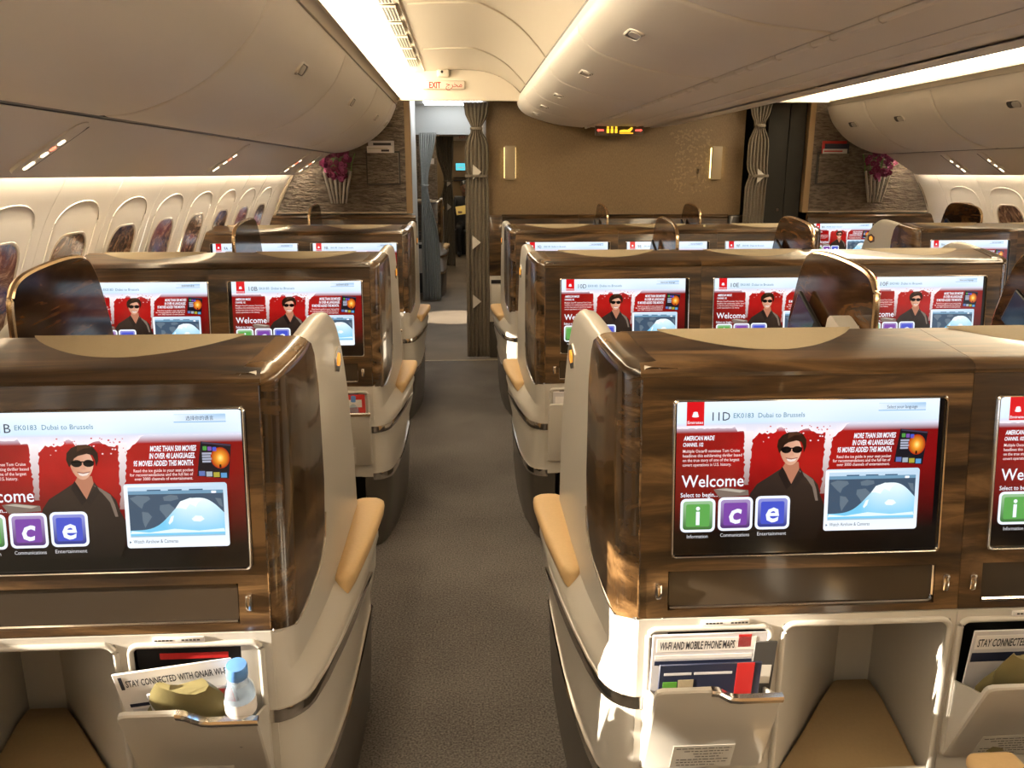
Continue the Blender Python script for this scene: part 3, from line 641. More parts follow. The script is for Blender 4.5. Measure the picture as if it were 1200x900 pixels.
# ------------------------------------------------------------------ forward zone seen through the left aisle
mb = MB(); mb.box(-1.70, -0.395, 6.70, 7.55, 0, 2.165); struct('wall_closet', mb, 'partwhite')
mb = MB(); mb.box(0.225, 2.20, 6.70, 13.4, 0, 2.4); struct('wall_galley', mb, 'bulk')
mb = MB(); mb.box(-1.7, 0.225, 6.68, 9.75, 2.17, 2.22); struct('ceiling_forward', mb, 'partwhite')
mb = MB(); mb.prism([(9.5, 2.17), (9.66, 1.868), (9.72, 1.868), (9.72, 2.17)], -1.7, 0.225, 'x'); struct('trim_14', mb, 'partwhite')
for k, (a, b) in enumerate(((8.85, 9.35), (7.0, 7.4))):
    mb = MB(); mb.box(-0.38, 0.21, a, b, 2.155, 2.169); tag(link('forward_light', mb.mesh('forward_light', 'fwdlamp')), ('white ceiling light strip in the forward doorway', 'added white fill panel for the closet side behind the near curtain')[k], 'light')  # second panel is an added fill that brightens the closet side
mb = MB(); mb.box(-1.7, 2.2, 9.74, 16.5, 2.10, 2.15); struct('ceiling_front', mb, 'ceil')
for k, (a, b) in enumerate(((10.2, 12.2), (13.8, 16.0))):
    mb = MB(); mb.box(-0.30, -0.18, a, b, 2.085, 2.099); tag(link('forward_light', mb.mesh('forward_light', 'cove')), ('added warm fill strip over the distant seat', 'added warm fill strip over the far crew seat')[k], 'light')  # both strips are added fill to brighten the forward cabin
mb = MB(); mb.box(-1.7, -0.36, 12.55, 12.6, 0, 2.1); struct('wall_partition_forward', mb, 'ripple')
t = thing('magazine_rack', 'small magazine rack on the distant partition beyond the doorway', 'magazine rack', (-0.50, 12.55, 1.36), 0, 'wall magazine racks')
mb = MB(); mb.box(-0.12, 0.12, -0.03, 0, 0, 0.22); link('rack_front', mb.mesh('rack_front', 'ripple'), t); mb = MB(); mb.box(-0.10, 0.10, -0.018, -0.004, 0.2, 0.30); link('rack_paper', mb.mesh('rack_paper', 'paper2'), t)
mb = MB(); mb.box(-1.7, 2.2, 16.5, 16.6, 0, 2.4); struct('wall_far', mb, 'bulk')
mb = MB(); mb.box(-0.35, 0.22, 13.45, 13.50, 1.94, 2.1); struct('trim_15', mb, 'ceil')
t = thing('exit_sign', 'small distant exit sign beyond the far curtain', 'exit sign', (0.02, 13.44, 1.99))
mb = MB(); mb.rbox(-0.10, 0.10, -0.01, 0.005, -0.03, 0.03, 0.008, 2); link('sign_box', mb.mesh('sign_box', 'ceil'), t)
mb = MB(); text_on(mb, 'EXIT', (0, -0.011, -0.018), (1, 0, 0), (0, 0, 1), 0.05, align='CENTER', bold=0.012); link('lettering', mb.mesh('lettering', 'exitred', 0), t)
t = thing('wall_monitor', 'small cyan monitor on the far cabin wall above the seated person', 'monitor', (-0.01, 16.5, 1.50))
mb = MB(); mb.rbox(-0.11, 0.09, -0.03, 0, -0.005, 0.145, 0.006, 2); link('housing', mb.mesh('housing', 'black'), t)
mb = MB(); mb.box(-0.10, 0.08, -0.032, -0.030, 0.005, 0.135); link('display', mb.mesh('display', 'cyanscreen'), t)
mb = MB(); mb.box(-0.06, 0.04, -0.0325, -0.032, 0.05, 0.065); link('text_bar', mb.mesh('text_bar', 'paper'), t)
mb = MB(); mb.box(-0.16, 0.2, 16.46, 16.5, 1.30, 1.33); mb.box(-0.16, 0.2, 16.46, 16.5, 1.36, 1.38); o = tag(link('wall_shelf', mb.mesh('wall_shelf', 'black')), 'dark double rail on the far wall under the cyan monitor', 'rail')
# folding crew seat with a person holding papers
t = thing('crew_seat', 'dark crew seat against the far wall', 'crew seat', (0.06, 15.2, 0))
mb = MB(); mb.rbox(-0.2, 0.16, -0.22, 0.2, 0.40, 0.47, 0.02); link('seat', mb.mesh('seat', 'darkgrey'), t)
mb = MB(); mb.rbox(-0.2, 0.16, 0.2, 0.28, 0.0, 1.05, 0.02); link('backrest', mb.mesh('backrest', 'darkgrey'), t)
def person():
    t = thing('person', 'person in dark uniform sitting on the far crew seat with yellow papers', 'person', (0.05, 15.15, 0))
    J = {'pel': (0, 0.05, 0.52), 'spi': (0, 0.10, 0.72), 'che': (0, 0.09, 0.92), 'nec': (0, 0.06, 1.07), 'nk2': (0, 0.045, 1.11)}
    V = []; E = []; R = []; idx = {}
    def vt(n, p, r): idx[n] = len(V); V.append(p); R.append(r)
    vt('pel', J['pel'], (0.15, 0.12)); vt('spi', J['spi'], (0.14, 0.10)); vt('che', J['che'], (0.16, 0.11)); vt('nec', J['nec'], (0.06, 0.06))
    E += [(0, 1), (1, 2), (2, 3)]
    for s_, nm in ((-1, 'l'), (1, 'r')):
        vt('sh' + nm, (s_ * 0.16, 0.07, 1.00), (0.06, 0.06)); vt('el' + nm, (s_ * 0.21, -0.02, 0.76), (0.045, 0.045)); vt('wr' + nm, (s_ * 0.10, -0.24, 0.80), (0.03, 0.03))
        E += [(idx['che'], idx['sh' + nm]), (idx['sh' + nm], idx['el' + nm]), (idx['el' + nm], idx['wr' + nm])]
        vt('hi' + nm, (s_ * 0.09, 0.0, 0.53), (0.085, 0.085)); vt('kn' + nm, (s_ * 0.11, -0.38, 0.53), (0.06, 0.06)); vt('an' + nm, (s_ * 0.11, -0.36, 0.09), (0.04, 0.04)); vt('to' + nm, (s_ * 0.11, -0.50, 0.045), (0.035, 0.035))
        E += [(0, idx['hi' + nm]), (idx['hi' + nm], idx['kn' + nm]), (idx['kn' + nm], idx['an' + nm]), (idx['an' + nm], idx['to' + nm])]
    me = bpy.data.meshes.new('body'); me.from_pydata(V, E, []); o = link('body', me, t); me.materials.append(MATS['uniform'])
    sk = o.modifiers.new('skin', 'SKIN'); sk.use_smooth_shade = True; o.modifiers.new('sub', 'SUBSURF').levels = 2; o.modifiers['sub'].render_levels = 2
    for v, r in zip(me.skin_vertices[0].data, R): v.radius = r
    me.skin_vertices[0].data[0].use_root = True
    mb = MB()
    rows = [[(0.075 * r * math.cos(a), 0.02 + 0.092 * r * math.sin(a) + dy, z) for a in [2 * PI * q / 16 for q in range(16)]] for z, r, dy in
            ((1.06, 0.62, 0.02), (1.09, 0.62, 0.015), (1.115, 0.72, -0.005), (1.14, 0.88, -0.01), (1.18, 0.98, 0), (1.22, 1.0, 0.0), (1.26, 0.96, 0.005), (1.295, 0.75, 0.01), (1.312, 0.35, 0.01), (1.315, 0.02, 0.01))]
    mb.grid(rows, 0, closed=True)
    mb.tube([(0, -0.085, 1.215), (0, -0.108, 1.185), (0, -0.088, 1.178)], 0.012, 6)                       # nose
    for s_ in (-1, 1): mb.rbox(s_ * 0.076 - 0.008, s_ * 0.076 + 0.008, 0.005, 0.04, 1.17, 1.225, 0.006)    # ears
    hd = link('head', mb.mesh('head', 'skin', 60), t)
    mb = MB(); rows = [[(0.082 * r * math.cos(a), 0.032 + 0.096 * r * math.sin(a), z) for a in [2 * PI * q / 16 for q in range(16)]] for z, r in ((1.235, 1.0), (1.26, 1.0), (1.30, 0.8), (1.322, 0.4), (1.326, 0.02))]
    mb.grid(rows, 0, closed=True); mb.rbox(-0.08, 0.08, 0.03, 0.125, 1.14, 1.25, 0.03); link('hair', mb.mesh('hair', 'black', 60), hd)
    for s_ in (-1, 1):
        mb = MB(); mb.rbox(s_ * 0.03 - 0.012, s_ * 0.03 + 0.012, -0.072, -0.062, 1.208, 1.218, 0.003); link('eye', mb.mesh('eye', 'black'), hd)
    mb = MB(); mb.rbox(-0.022, 0.022, -0.083, -0.072, 1.143, 1.152, 0.003); link('mouth', mb.mesh('mouth', 'redprint'), hd)
    for s_ in (-1, 1):
        mb = MB(); mb.rbox(s_ * 0.09 - 0.035, s_ * 0.09 + 0.035, -0.31, -0.22, 0.79, 0.815, 0.01)
        for q in range(4):
            L = (0.055, 0.065, 0.062, 0.05)[q]; x = s_ * (0.062 + 0.018 * q); mb.tube([(x, -0.30, 0.803), (x, -0.30 - L * 0.6, 0.795), (x, -0.30 - L * 0.8, 0.775)], 0.0085, 6)
        mb.tube([(s_ * 0.06, -0.24, 0.80), (s_ * 0.035, -0.27, 0.80), (s_ * 0.03, -0.295, 0.80)], 0.009, 6); link('hand', mb.mesh('hand', 'skin', 60), t)
    mb = MB(); mb.box(0.10, 0.16, -0.06, -0.04, 1.00, 1.02); link('badge', mb.mesh('badge', 'yellowpaper'), t)
    return t
person()
t = tag(link('paper_sheet', MB().box(-0.16, 0.17, -0.005, 0.005, -0.085, 0.085).mesh('paper_sheet', 'yellowpaper'), None, (0.05, 14.85, 0.83), (math.radians(-35), math.radians(-8), 0)), 'sheet of yellow paper held by the seated person', 'paper')

# right aisle: dark closet beside the right partition, corridor behind the curtain
t = thing('closet', 'dark grey closet beside the right patterned partition', 'closet', (2.56, 6.66, 0))
mb = MB(); mb.box(-0.155, 0.145, 0.02, 0.9, 0, 2.02); link('body', mb.mesh('body', 'closet'), t)
for k, (a, b) in enumerate(((-0.152, 0.012), (0.016, 0.143))):
    mb = MB(); mb.rbox(a, b, -0.006, 0.019, 0.04, 2.0, 0.004, 2); d = link('door', mb.mesh('door', 'closet'), t)
    if k == 0: mb = MB(); mb.tube([(-0.035, -0.006, 1.165), (-0.035, -0.016, 1.165)], 0.012, 12); link('knob', mb.mesh('knob', 'chrome'), d)
mb = MB(); mb.box(2.21, 4.0, 9.0, 9.1, 0, 2.4); struct('wall_far_right', mb, 'closet')
t = thing('wall_monitor', 'narrow lit monitor seen past the right aisle curtain', 'monitor', (2.60, 8.98, 1.45))
mb = MB(); mb.box(-0.18, 0.18, 0, 0.02, -0.02, 0.24); link('housing', mb.mesh('housing', 'black'), t); mb = MB(); mb.box(-0.16, 0.16, -0.003, 0, 0, 0.22); link('display', mb.mesh('display', 'cyanscreen'), t)

# ------------------------------------------------------------------ the picture on the seat screens (flat coloured shapes)
class Pic:
    def __init__(s): s.v = []; s.f = []; s.c = []
    def poly(s, pts, col, layer):
        o = len(s.v); cols = col if isinstance(col, list) else [col] * len(pts)
        for (x, y), c in zip(pts, cols): s.v.append((x, y, layer)); s.c.append(c)
        s.f.append(tuple(range(o, o + len(pts))))
    def rect(s, x0, y0, x1, y1, col, layer): s.poly([(x0, y0), (x1, y0), (x1, y1), (x0, y1)], col, layer)
    def rr(s, x0, y0, x1, y1, r, col, layer): s.poly(rrect(x1 - x0, y1 - y0, r, 4, (x0 + x1) / 2, (y0 + y1) / 2), col, layer)
    def text(s, t, x, y, size, col, layer, **kw):
        v, f = text_geo(t, size, **kw); o = len(s.v)
        for px, py in v: s.v.append((x + px, y - py, layer)); s.c.append(col)
        for q in f: s.f.append(tuple(i + o for i in q))
    def mesh(s, name, W_, H_):
        # picture pixels 22..1150 x 38..690 -> local x, z; each layer 0.12 mm nearer to the viewer
        me = bpy.data.meshes.new(name)
        me.from_pydata([((x - 592) / 1146 * W_, -0.00012 * l, (358 - y) / 640 * H_) for x, y, l in s.v], [], s.f)
        ca = me.color_attributes.new('Col', 'FLOAT_COLOR', 'POINT')
        ca.data.foreach_set('color', [k for c in s.c for k in (*c, 1.0)])
        me.materials.append(MATS['picture']); me.update(); return me
def lin(r, g, b): return tuple((c / 255) ** 2.2 for c in (r, g, b))
WHT = lin(240, 246, 255)
SCR_W, SCR_H = 0.484, 0.272
def lerp(a, b, t): t = max(0, min(1, t)); return tuple(p + (q - p) * t for p, q in zip(a, b))
def main_picture():
    P = Pic(); R = random.Random(3)
    # background: pale header, red body that falls to black
    xs = [22 + 1128 * i / 24 for i in range(25)]; ysb = [38, 70, 100, 125, 140, 170, 220, 280, 340, 400, 450, 500, 550, 600, 640, 690]
    def bg(x, y):
        if y <= 125: return lerp(lin(235, 246, 255), lin(205, 228, 246), (y - 38) / 90 * (0.4 + 0.6 * abs(math.sin(x / 190))))
        if y <= 140: return lin(215, 215, 232)
        red = lerp(lin(184, 30, 28), lin(128, 16, 20), (abs(x - 520) / 560)); red = lerp(red, lin(100, 12, 16), max(0, math.sin(x / 61 + y / 47)) * 0.35); k = (y - 300) / 280
        c = lerp(red, lin(24, 14, 14), k)
        if x < 330: c = lerp(c, lin(120, 40, 34), 0.25 * (1 - k) if y > 300 else 0)
        return lerp(c, lin(6, 6, 9), (y - 560) / 90)
    for a, b in zip(xs, xs[1:]):
        for c, d in zip(ysb, ysb[1:]):
            P.poly([(a, c), (b, c), (b, d), (a, d)], [bg(a, c), bg(b, c), bg(b, d), bg(a, d)], 0)
    P.rect(1150, 38, 1170, 690, lin(8, 8, 12), 0)
    # ragged white paint gaps: a torn lower edge of the header and two streaks
    top = []; n = 96
    for i in range(n + 1):
        x = 22 + 1128 * i / n; base = 150 if x < 280 else 160 + 40 * math.exp(-((x - 340) / 26) ** 2) + 30 * math.exp(-((x - 690) / 30) ** 2)
        if 380 < x < 660: base = 152 + 22 * abs(math.sin(x / 37))
        if x > 750: base = 136
        top.append((x, base + R.uniform(-7, 9) * (1 if 260 < x < 770 else 0.25)))
    for (a, b) in zip(top, top[1:]): P.poly([(a[0], 136), (b[0], 136), b, a], [lin(220, 220, 236)] * 2 + [lin(250, 240, 244)] * 2, 1)
    for cx, w0, y1, sl in ((334, 19, 395, -6), (682, 16, 440, -22)):
        N = 26; L = []; Q = []
        for i in range(N + 1):
            y = 165 + (y1 - 165) * i / N; k = i / N; ww = w0 * (1.3 - 0.75 * k)
            L.append((cx + sl * k - ww + R.uniform(-5, 5), y)); Q.append((cx + sl * k + ww * 0.6 + R.uniform(-4, 4), y))
        for i in range(N):
            k0 = lerp(lin(250, 238, 240), lin(150, 120, 115), i / N); k1 = lerp(lin(250, 238, 240), lin(150, 120, 115), (i + 1) / N)
            P.poly([L[i], Q[i], Q[i + 1], L[i + 1]], [k0, k0, k1, k1], 2)
    for i in range(70):   # paint flecks
        x = R.uniform(360, 700); y = R.uniform(145, 215); r = R.uniform(1.5, 5)
        P.poly([(x + r * math.cos(a), y + r * 0.8 * math.sin(a)) for a in (0, 1.3, 2.6, 3.9, 5.2)], lin(190, 30, 34) if R.random() < 0.6 else lin(240, 225, 230), 3)
    # airline tab with white emblem
    P.rect(63, 38, 137, 138, lin(212, 22, 32), 2)
    for k in range(4):
        P.poly([(100 + 15 * math.cos(a) * (1 - 0.15 * k), 98 - 7 * k + 5 * math.sin(a)) for a in [q * PI / 5 for q in range(10)]] if k < 3 else [(96, 82), (106, 84), (100, 92)], WHT, 3)
    P.text('Emirates', 100, 130, 17, WHT, 3, align='CENTER', bold=0.01, fit=66)
    P.text('EK0183  Dubai to Brussels', 262, 108, 29, lin(70, 125, 150), 3, fit=305)
    P.rr(884, 54, 1090, 88, 4, [lin(225, 238, 250)] * 12 + [lin(165, 200, 232)] * 12, 3)
    P.rect(884, 84, 1090, 88, lin(140, 185, 225), 4)
    # left copy
    P.text('AMERICAN MADE', 52, 200, 27, WHT, 4, bold=0.025, shear=0.22, fit=132); P.text('CHANNEL 102', 50, 226, 23, WHT, 4, bold=0.022, shear=0.2, fit=86)
    for i, s_ in enumerate(('Multiple Oscar\u00ae nominee Tom Cruise', 'headlines this exhilarating thriller based', 'on the true story of one of the largest', 'covert operations in U.S. history.')):
        P.text(s_, 50, 252 + 19.5 * i, 18.5, lin(246, 225, 222), 4, fit=(243, 253, 242, 208)[i], bold=0.006)
    # right copy
    for i, s_ in enumerate(('MORE THAN 500 MOVIES', 'IN OVER 40 LANGUAGES.', '95 MOVIES ADDED THIS MONTH.')):
        P.text(s_, (967, 960, 952)[i], 203 + 30 * i, 31, WHT, 4, align='RIGHT', bold=0.028, shear=0.22, fit=(184, 182, 237)[i])
    for i, s_ in enumerate(('Read the ice guide in your seat pocket', 'for recommendations and the full list of', 'over 3000 channels of entertainment.')):
        P.text(s_, 950 - 2 * i, 288 + 17 * i, 18, lin(250, 225, 222), 4, align='RIGHT', fit=(237, 251, 231)[i], bold=0.008)
    # brochure
    P.poly([(985, 166), (1106, 180), (1090, 322), (964, 308)], lin(28, 26, 34), 4)
    P.poly([(990, 168), (1104, 181), (1103, 187), (989, 174)], lin(70, 60, 80), 5)
    for k, c in enumerate((lin(80, 150, 70), lin(120, 80, 165), lin(70, 90, 200))): P.rr(992 + 19 * k, 186 + 2 * k, 1008 + 19 * k, 203 + 2 * k, 3, c, 5)
    for k in range(4): P.rect(988, 212 + 11 * k, 1026 - 4 * (k % 2), 220 + 11 * k, lin(165, 170, 190), 5)
    N = 20; c0 = (1060, 235)
    for k in range(N):
        a, b = 2 * PI * k / N, 2 * PI * (k + 1) / N
        P.poly([c0, (c0[0] + 38 * math.cos(a), c0[1] + 44 * math.sin(a)), (c0[0] + 38 * math.cos(b), c0[1] + 44 * math.sin(b))], [lin(255, 190, 60), lin(170, 30, 14), lin(170, 30, 14)], 5)
        P.poly([c0, (c0[0] + 16 * math.cos(a), c0[1] + 20 * math.sin(a)), (c0[0] + 16 * math.cos(b), c0[1] + 20 * math.sin(b))], [lin(255, 235, 130), lin(255, 140, 30), lin(255, 140, 30)], 6)
    P.rect(1055, 262, 1063, 276, lin(40, 20, 20), 7)
    for k in range(4): P.rect(972 + 29 * k, 288 + 3 * k, 996 + 29 * k, 308 + 3 * k, (lin(90, 110, 170), lin(160, 170, 180), lin(170, 160, 60), lin(90, 150, 200))[k], 5)
    # light aircraft wing behind the man
    P.poly([(185, 412), (230, 405), (335, 418), (338, 440), (210, 448)], lin(120, 105, 95), 3); P.poly([(195, 412), (240, 409), (325, 420), (300, 428)], lin(180, 170, 155), 4)
    # a generic man with dark hair and sunglasses in a dark open-collared shirt
    sh = [(330, 470), (345, 430), (372, 392), (420, 362), (462, 335), (490, 318), (545, 318), (575, 350), (612, 372), (636, 400), (650, 450), (672, 500), (668, 560), (640, 640), (330, 640), (318, 560)]
    P.poly(sh, [lerp(lin(58, 46, 40), lin(20, 16, 16), (y - 320) / 300) for x, y in sh], 5)
    P.poly([(548, 335), (580, 352), (615, 378), (630, 420), (640, 470), (628, 470), (612, 410), (585, 372)], lin(120, 104, 92), 6)
    P.poly([(480, 322), (492, 300), (548, 300), (552, 330), (520, 395), (496, 352)], lin(178, 118, 92), 6)
    P.poly([(478, 318), (494, 345), (520, 398), (500, 420), (462, 350)], lin(38, 30, 28), 7); P.poly([(552, 316), (560, 345), (520, 398), (528, 425), (574, 362)], lin(46, 37, 34), 7)
    fc = [(512 + 46 * math.cos(a) * (1 - 0.16 * max(0, math.sin(a))), 252 + 62 * math.sin(a)) for a in [2 * PI * k / 24 for k in range(24)]]
    P.poly(fc, [lerp(lin(196, 138, 110), lin(226, 176, 148), (x - 470) / 90) for x, y in fc], 8)
    P.poly([(462, 262), (452, 232), (456, 204), (474, 184), (500, 172), (536, 170), (562, 182), (578, 206), (578, 236), (568, 262), (564, 232), (556, 214), (534, 208), (500, 216), (484, 226), (474, 246)], lin(44, 28, 20), 9)
    P.poly([(500, 172), (536, 170), (556, 184), (524, 186), (496, 200)], lin(74, 48, 34), 10)
    for cx in (492, 539): P.poly([(cx + 22 * math.cos(a), 247 + 15 * math.sin(a)) for a in [2 * PI * k / 14 for k in range(14)]], lin(14, 12, 14), 10)
    P.rect(468, 238, 562, 243, lin(30, 24, 24), 10)
    P.poly([(510, 250), (522, 250), (526, 272), (506, 272)], lin(206, 150, 124), 9)
    P.poly([(494, 284), (516, 288), (540, 283), (530, 296), (512, 299), (500, 295)], lin(232, 214, 204), 10); P.poly([(490, 280), (516, 285), (544, 280), (540, 284), (516, 289), (494, 285)], lin(140, 78, 66), 11)
    # welcome and the three buttons
    P.text('Welcome', 47, 400, 74, WHT, 6, bold=0.008, fit=267); P.text('Select to begin...', 44, 443, 27, WHT, 6, bold=0.006, fit=159)
    for k, (x0, y0, c, ch, cap) in enumerate(((45, 450, lin(92, 162, 80), 'i', 'Information'), (207, 447, lin(120, 70, 160), 'c', 'Communications'), (368, 445, lin(72, 84, 196), 'e', 'Entertainment'))):
        P.rr(x0, y0, x0 + 150, y0 + 146, 22, WHT, 7)
        dark = tuple(v * 0.42 for v in c); lite = lerp(c, (1, 1, 1), 0.22)
        P.poly(rrect(128, 124, 14, 4, x0 + 75, y0 + 73), [lite] * 0 + [dark if i >= 10 else lite for i in range(20)][::-1], 8)
        P.rr(x0 + 24, y0 + 24, x0 + 126, y0 + 122, 8, c, 9)
        P.text(ch, x0 + 75, y0 + 112, 128 if k else 118, WHT, 10, align='CENTER', bold=0.022, shear=0.0 if k == 0 else 0.14)
        P.text(cap, x0 + 75, y0 + 172, 22, lin(215, 215, 220), 7, align='CENTER', fit=(90, 126, 126)[k])
    # moving map
    P.rr(668, 336, 1080, 604, 12, [lin(240, 246, 252)] * 12 + [lin(190, 215, 235)] * 12, 6)
    P.rect(684, 350, 1064, 368, lin(190, 215, 235), 7); P.rect(684, 366, 1064, 380, lin(110, 150, 178), 8); P.rect(684, 380, 1064, 552, lin(66, 84, 104), 7)
    for k in range(3): P.rect(760 + 84 * k, 361, 815 + 84 * k, 366, lin(60, 90, 120), 9)
    P.rr(1016, 370, 1036, 380, 3, WHT, 9)
    land = lin(98, 114, 128)
    for pts in ([(690, 395), (720, 384), (765, 388), (772, 400), (745, 418), (736, 440), (722, 428), (706, 412)], [(735, 452), (760, 456), (774, 474), (756, 500), (744, 520), (736, 490)],
                [(822, 392), (850, 384), (880, 388), (884, 402), (852, 410), (826, 408)], [(808, 426), (846, 422), (868, 442), (850, 470), (838, 500), (824, 470), (806, 446)], [(1030, 400), (1055, 404), (1060, 440), (1046, 430)]): P.poly(pts, land, 8)
    cur = []
    for i in range(41):
        x = 684 + 380 * i / 40; u = (x - 957) / 112
        y = 398 + 132 * (1 - math.exp(-abs(u) ** 2.6 * 0.75)); cur.append((x, min(y, 534)))
    for a, b in zip(cur, cur[1:]): P.poly([a, b, (b[0], 552), (a[0], 552)], [lerp(lin(235, 250, 255), lin(120, 200, 238), (y - 400) / 90) for y in (a[1], b[1], 552, 552)], 9)
    for pts in ([(870, 440), (890, 412), (930, 398), (985, 402), (962, 418), (952, 436), (928, 424), (912, 446), (890, 440)], [(932, 486), (948, 472), (972, 474), (984, 488), (966, 498), (940, 496)], [(838, 500), (850, 474), (862, 470), (856, 494), (842, 508)]): P.poly(pts, lin(238, 250, 252), 10)
    P.poly([(690, 532), (760, 540), (860, 526), (960, 536), (1060, 528), (1064, 542), (684, 544)], lin(225, 246, 255), 10)
    P.rect(684, 552, 1064, 558, lin(150, 190, 215), 9)
    P.text('Watch Airshow & Cameras', 694, 584, 21, lin(60, 84, 108), 9, fit=178); P.poly([(678, 574), (686, 579), (678, 584)], lin(60, 84, 108), 9)
    return P.mesh('picture', SCR_W, SCR_H)
PICTURE = main_picture()
def code_mesh(code, chinese):
    P = Pic()
    if chinese is None:
        P.text(code, 172, 118, 52, lin(52, 62, 78), 5, fit=75 if len(code) > 2 else 52); return P.mesh('seat_code', SCR_W, SCR_H)
    P.text('\u9009\u62e9\u4f60\u7684\u8bed\u8a00' if chinese else 'Select your language', 987, 78, 20, lin(40, 60, 90), 6, align='CENTER', fit=132 if not chinese else 110)
    return P.mesh('language_button', SCR_W, SCR_H)

# ------------------------------------------------------------------ business class seats
# local frame: x across (canonical: aisle at -x), y forward from the upper back edge, z up from the floor
yb = lambda z: -(1.12 - z) * 0.11
XR = 0.2945
PX = [(0.0, -0.305), (0.004, -0.318), (0.014, -0.330), (0.032, -0.338), (0.09, -0.347), (0.15, -0.353), (0.22, -0.358), (0.32, -0.362), (0.45, -0.364), (0.8, -0.362)]
ZT = [(0.0, 1.118), (0.05, 1.124), (0.10, 1.130), (0.20, 1.142), (0.30, 1.153), (0.36, 1.156), (0.41, 1.150), (0.46, 1.132), (0.51, 1.098), (0.56, 1.045), (0.61, 0.97), (0.66, 0.85), (0.70, 0.70), (0.715, 0.50)]
YP = [0.0, 0.002, 0.006, 0.014, 0.025, 0.04, 0.06, 0.09, 0.12, 0.16, 0.2, 0.26, 0.32, 0.4, 0.5, 0.6, 0.68, 0.74, 0.78, 0.805]
END = [(0.0, 0.0), (0.68, 0.0), (0.74, 0.012), (0.78, 0.035), (0.805, 0.075)]
def ledge_o(y): return interp([(0, 0.0), (0.004, 0.006), (0.03, 0.020), (0.1, 0.030), (0.3, 0.040), (0.5, 0.052), (0.8, 0.058)], y) - interp(END, y)
def base_o(y): return interp([(0, 0.0), (0.004, 0.008), (0.03, 0.022), (0.1, 0.028), (0.3, 0.026), (0.6, 0.026), (0.8, 0.026)], y) - interp(END, y)
def floor_o(y): return interp([(0, -0.03), (0.01, -0.02), (0.06, -0.006), (0.2, 0.006), (0.5, 0.012), (0.8, 0.012)], y) - interp(END, y)
CACHE = {}
def cached(key, fn):
    if key not in CACHE: CACHE[key] = fn()
    return CACHE[key]
def g_back(wing, xo):
    xl = -0.305 if wing else -XR; a, b = -0.247 + xo, 0.247 + xo; c, d = -0.252, 0.248
    xs = sorted({xl, -0.252, 0.248, a, b, XR}); zs = [0.664, 0.677, 0.751, 0.781, 1.061, 1.104]
    skip = {(i, 3) for i in range(len(xs) - 1) if xs[i] >= a - 1e-6 and xs[i + 1] <= b + 1e-6} | {(i, 1) for i in range(len(xs) - 1) if xs[i] >= c - 1e-6 and xs[i + 1] <= d + 1e-6}
    return panel_grid(MB(), xs, zs, skip, yb, 0.03)
def g_top(wing, bulk):
    xl = -0.308 if wing else -XR; F = 0.205 if not bulk else 0.03
    prof = [(yb(1.104) - 0.0, 1.1045), (-0.004, 1.112), (0.001, 1.120), (0.010, 1.126), (0.025, 1.129), (0.10, 1.138), (F - 0.008, 1.149), (F, 1.144), (F + 0.002, 1.10), (F + 0.002, 0.67), (F - 0.02, 0.67), (F - 0.02, 1.09), (0.02, 1.08), (0.02, 1.1045)]
    if bulk: prof = [(yb(1.104), 1.1045), (-0.004, 1.118), (0.004, 1.130), (0.015, 1.136), (0.04, 1.137), (0.04, 1.08), (0.02, 1.08), (0.02, 1.1045)]
    return MB().prism(prof, xl, XR, 'x')
def g_inlay():
    mb = MB(); N = 20; x0, x1 = -0.235, 0.155; rows = [[], [], []]
    for i in range(N + 1):
        u = i / N; x = x0 + (x1 - x0) * u; d = 0.125 * math.sin(PI * u) ** 0.85
        for k, (t_, dz) in enumerate(((0.0, 0.0005), (0.5, 0.0035), (1.0, 0.003))):
            y = 0.199 - d * (1 - t_); z = 1.129 + (y - 0.025) * 0.117; rows[k].append((x, y, z + dz))
    mb.grid(rows); return mb
def g_monitor(xo):
    mb = MB(); o = rrect(0.500, 0.288, 0.008, 4, xo, 0.921); rows = []
    for grow, dy in ((1.0, 0.012), (1.0, -0.004), (0.992, -0.007), (0.984, -0.006), (0.980, -0.001)):
        rows.append([(xo + (x - xo) * (1 - (1 - grow)), yb(z) + dy, 0.921 + (z - 0.921) * (1 - (1 - grow) * 1.7)) for x, z in o])
    mb.grid(rows, 0, closed=True); return mb
def g_glass(xo):
    o = rrect(0.4905, 0.2795, 0.006, 4, xo, 0.921); mb = MB()
    mb.grid([[(x, yb(z) + 0.018, z) for x, z in o], [(x, yb(z) - 0.0015, z) for x, z in o]], 0, closed=True); mb.add([(x, yb(z) - 0.0015, z) for x, z in o], [tuple(range(len(o)))])
    return mb
def g_tray():
    mb = MB(); o = rrect(0.494, 0.070, 0.006, 4, -0.002, 0.714)
    mb.grid([[(x, yb(z) + 0.02, z) for x, z in o], [(x, yb(z) + 0.006, z) for x, z in o]], 0, closed=True); mb.add([(x, yb(z) + 0.006, z) for x, z in o], [tuple(range(len(o)))]); return mb
def g_traytrim():
    r = [(-0.248, 0.6805), (0.236, 0.6805), (0.2435, 0.684), (0.2455, 0.692), (0.2455, 0.748)]
    return MB().tube([(x, yb(z) + 0.004, z) for x, z in r], 0.0032, 6)
def g_button(x): return MB().rbox(x - 0.0065, x + 0.0065, yb(0.716) - 0.006, yb(0.716) + 0.004, 0.70, 0.732, 0.004, 2)
POX0, POX1, POZ0, POZ1 = -0.286, -0.058, 0.352, 0.642
FWX0, FWX1, FWZ0, FWZ1 = -0.034, 0.284, 0.315, 0.645
def g_lower(wing):
    xl = -0.305 if wing else -XR
    xs = [xl, POX0, POX1, FWX0, FWX1, XR]; zs = [0.30, FWZ0, POZ0, POZ1, FWZ1, 0.662]
    skip = {(1, 2), (3, 1), (3, 2), (3, 3)}
    return panel_grid(MB(), xs, zs, skip, lambda z: -0.052, 0.012)
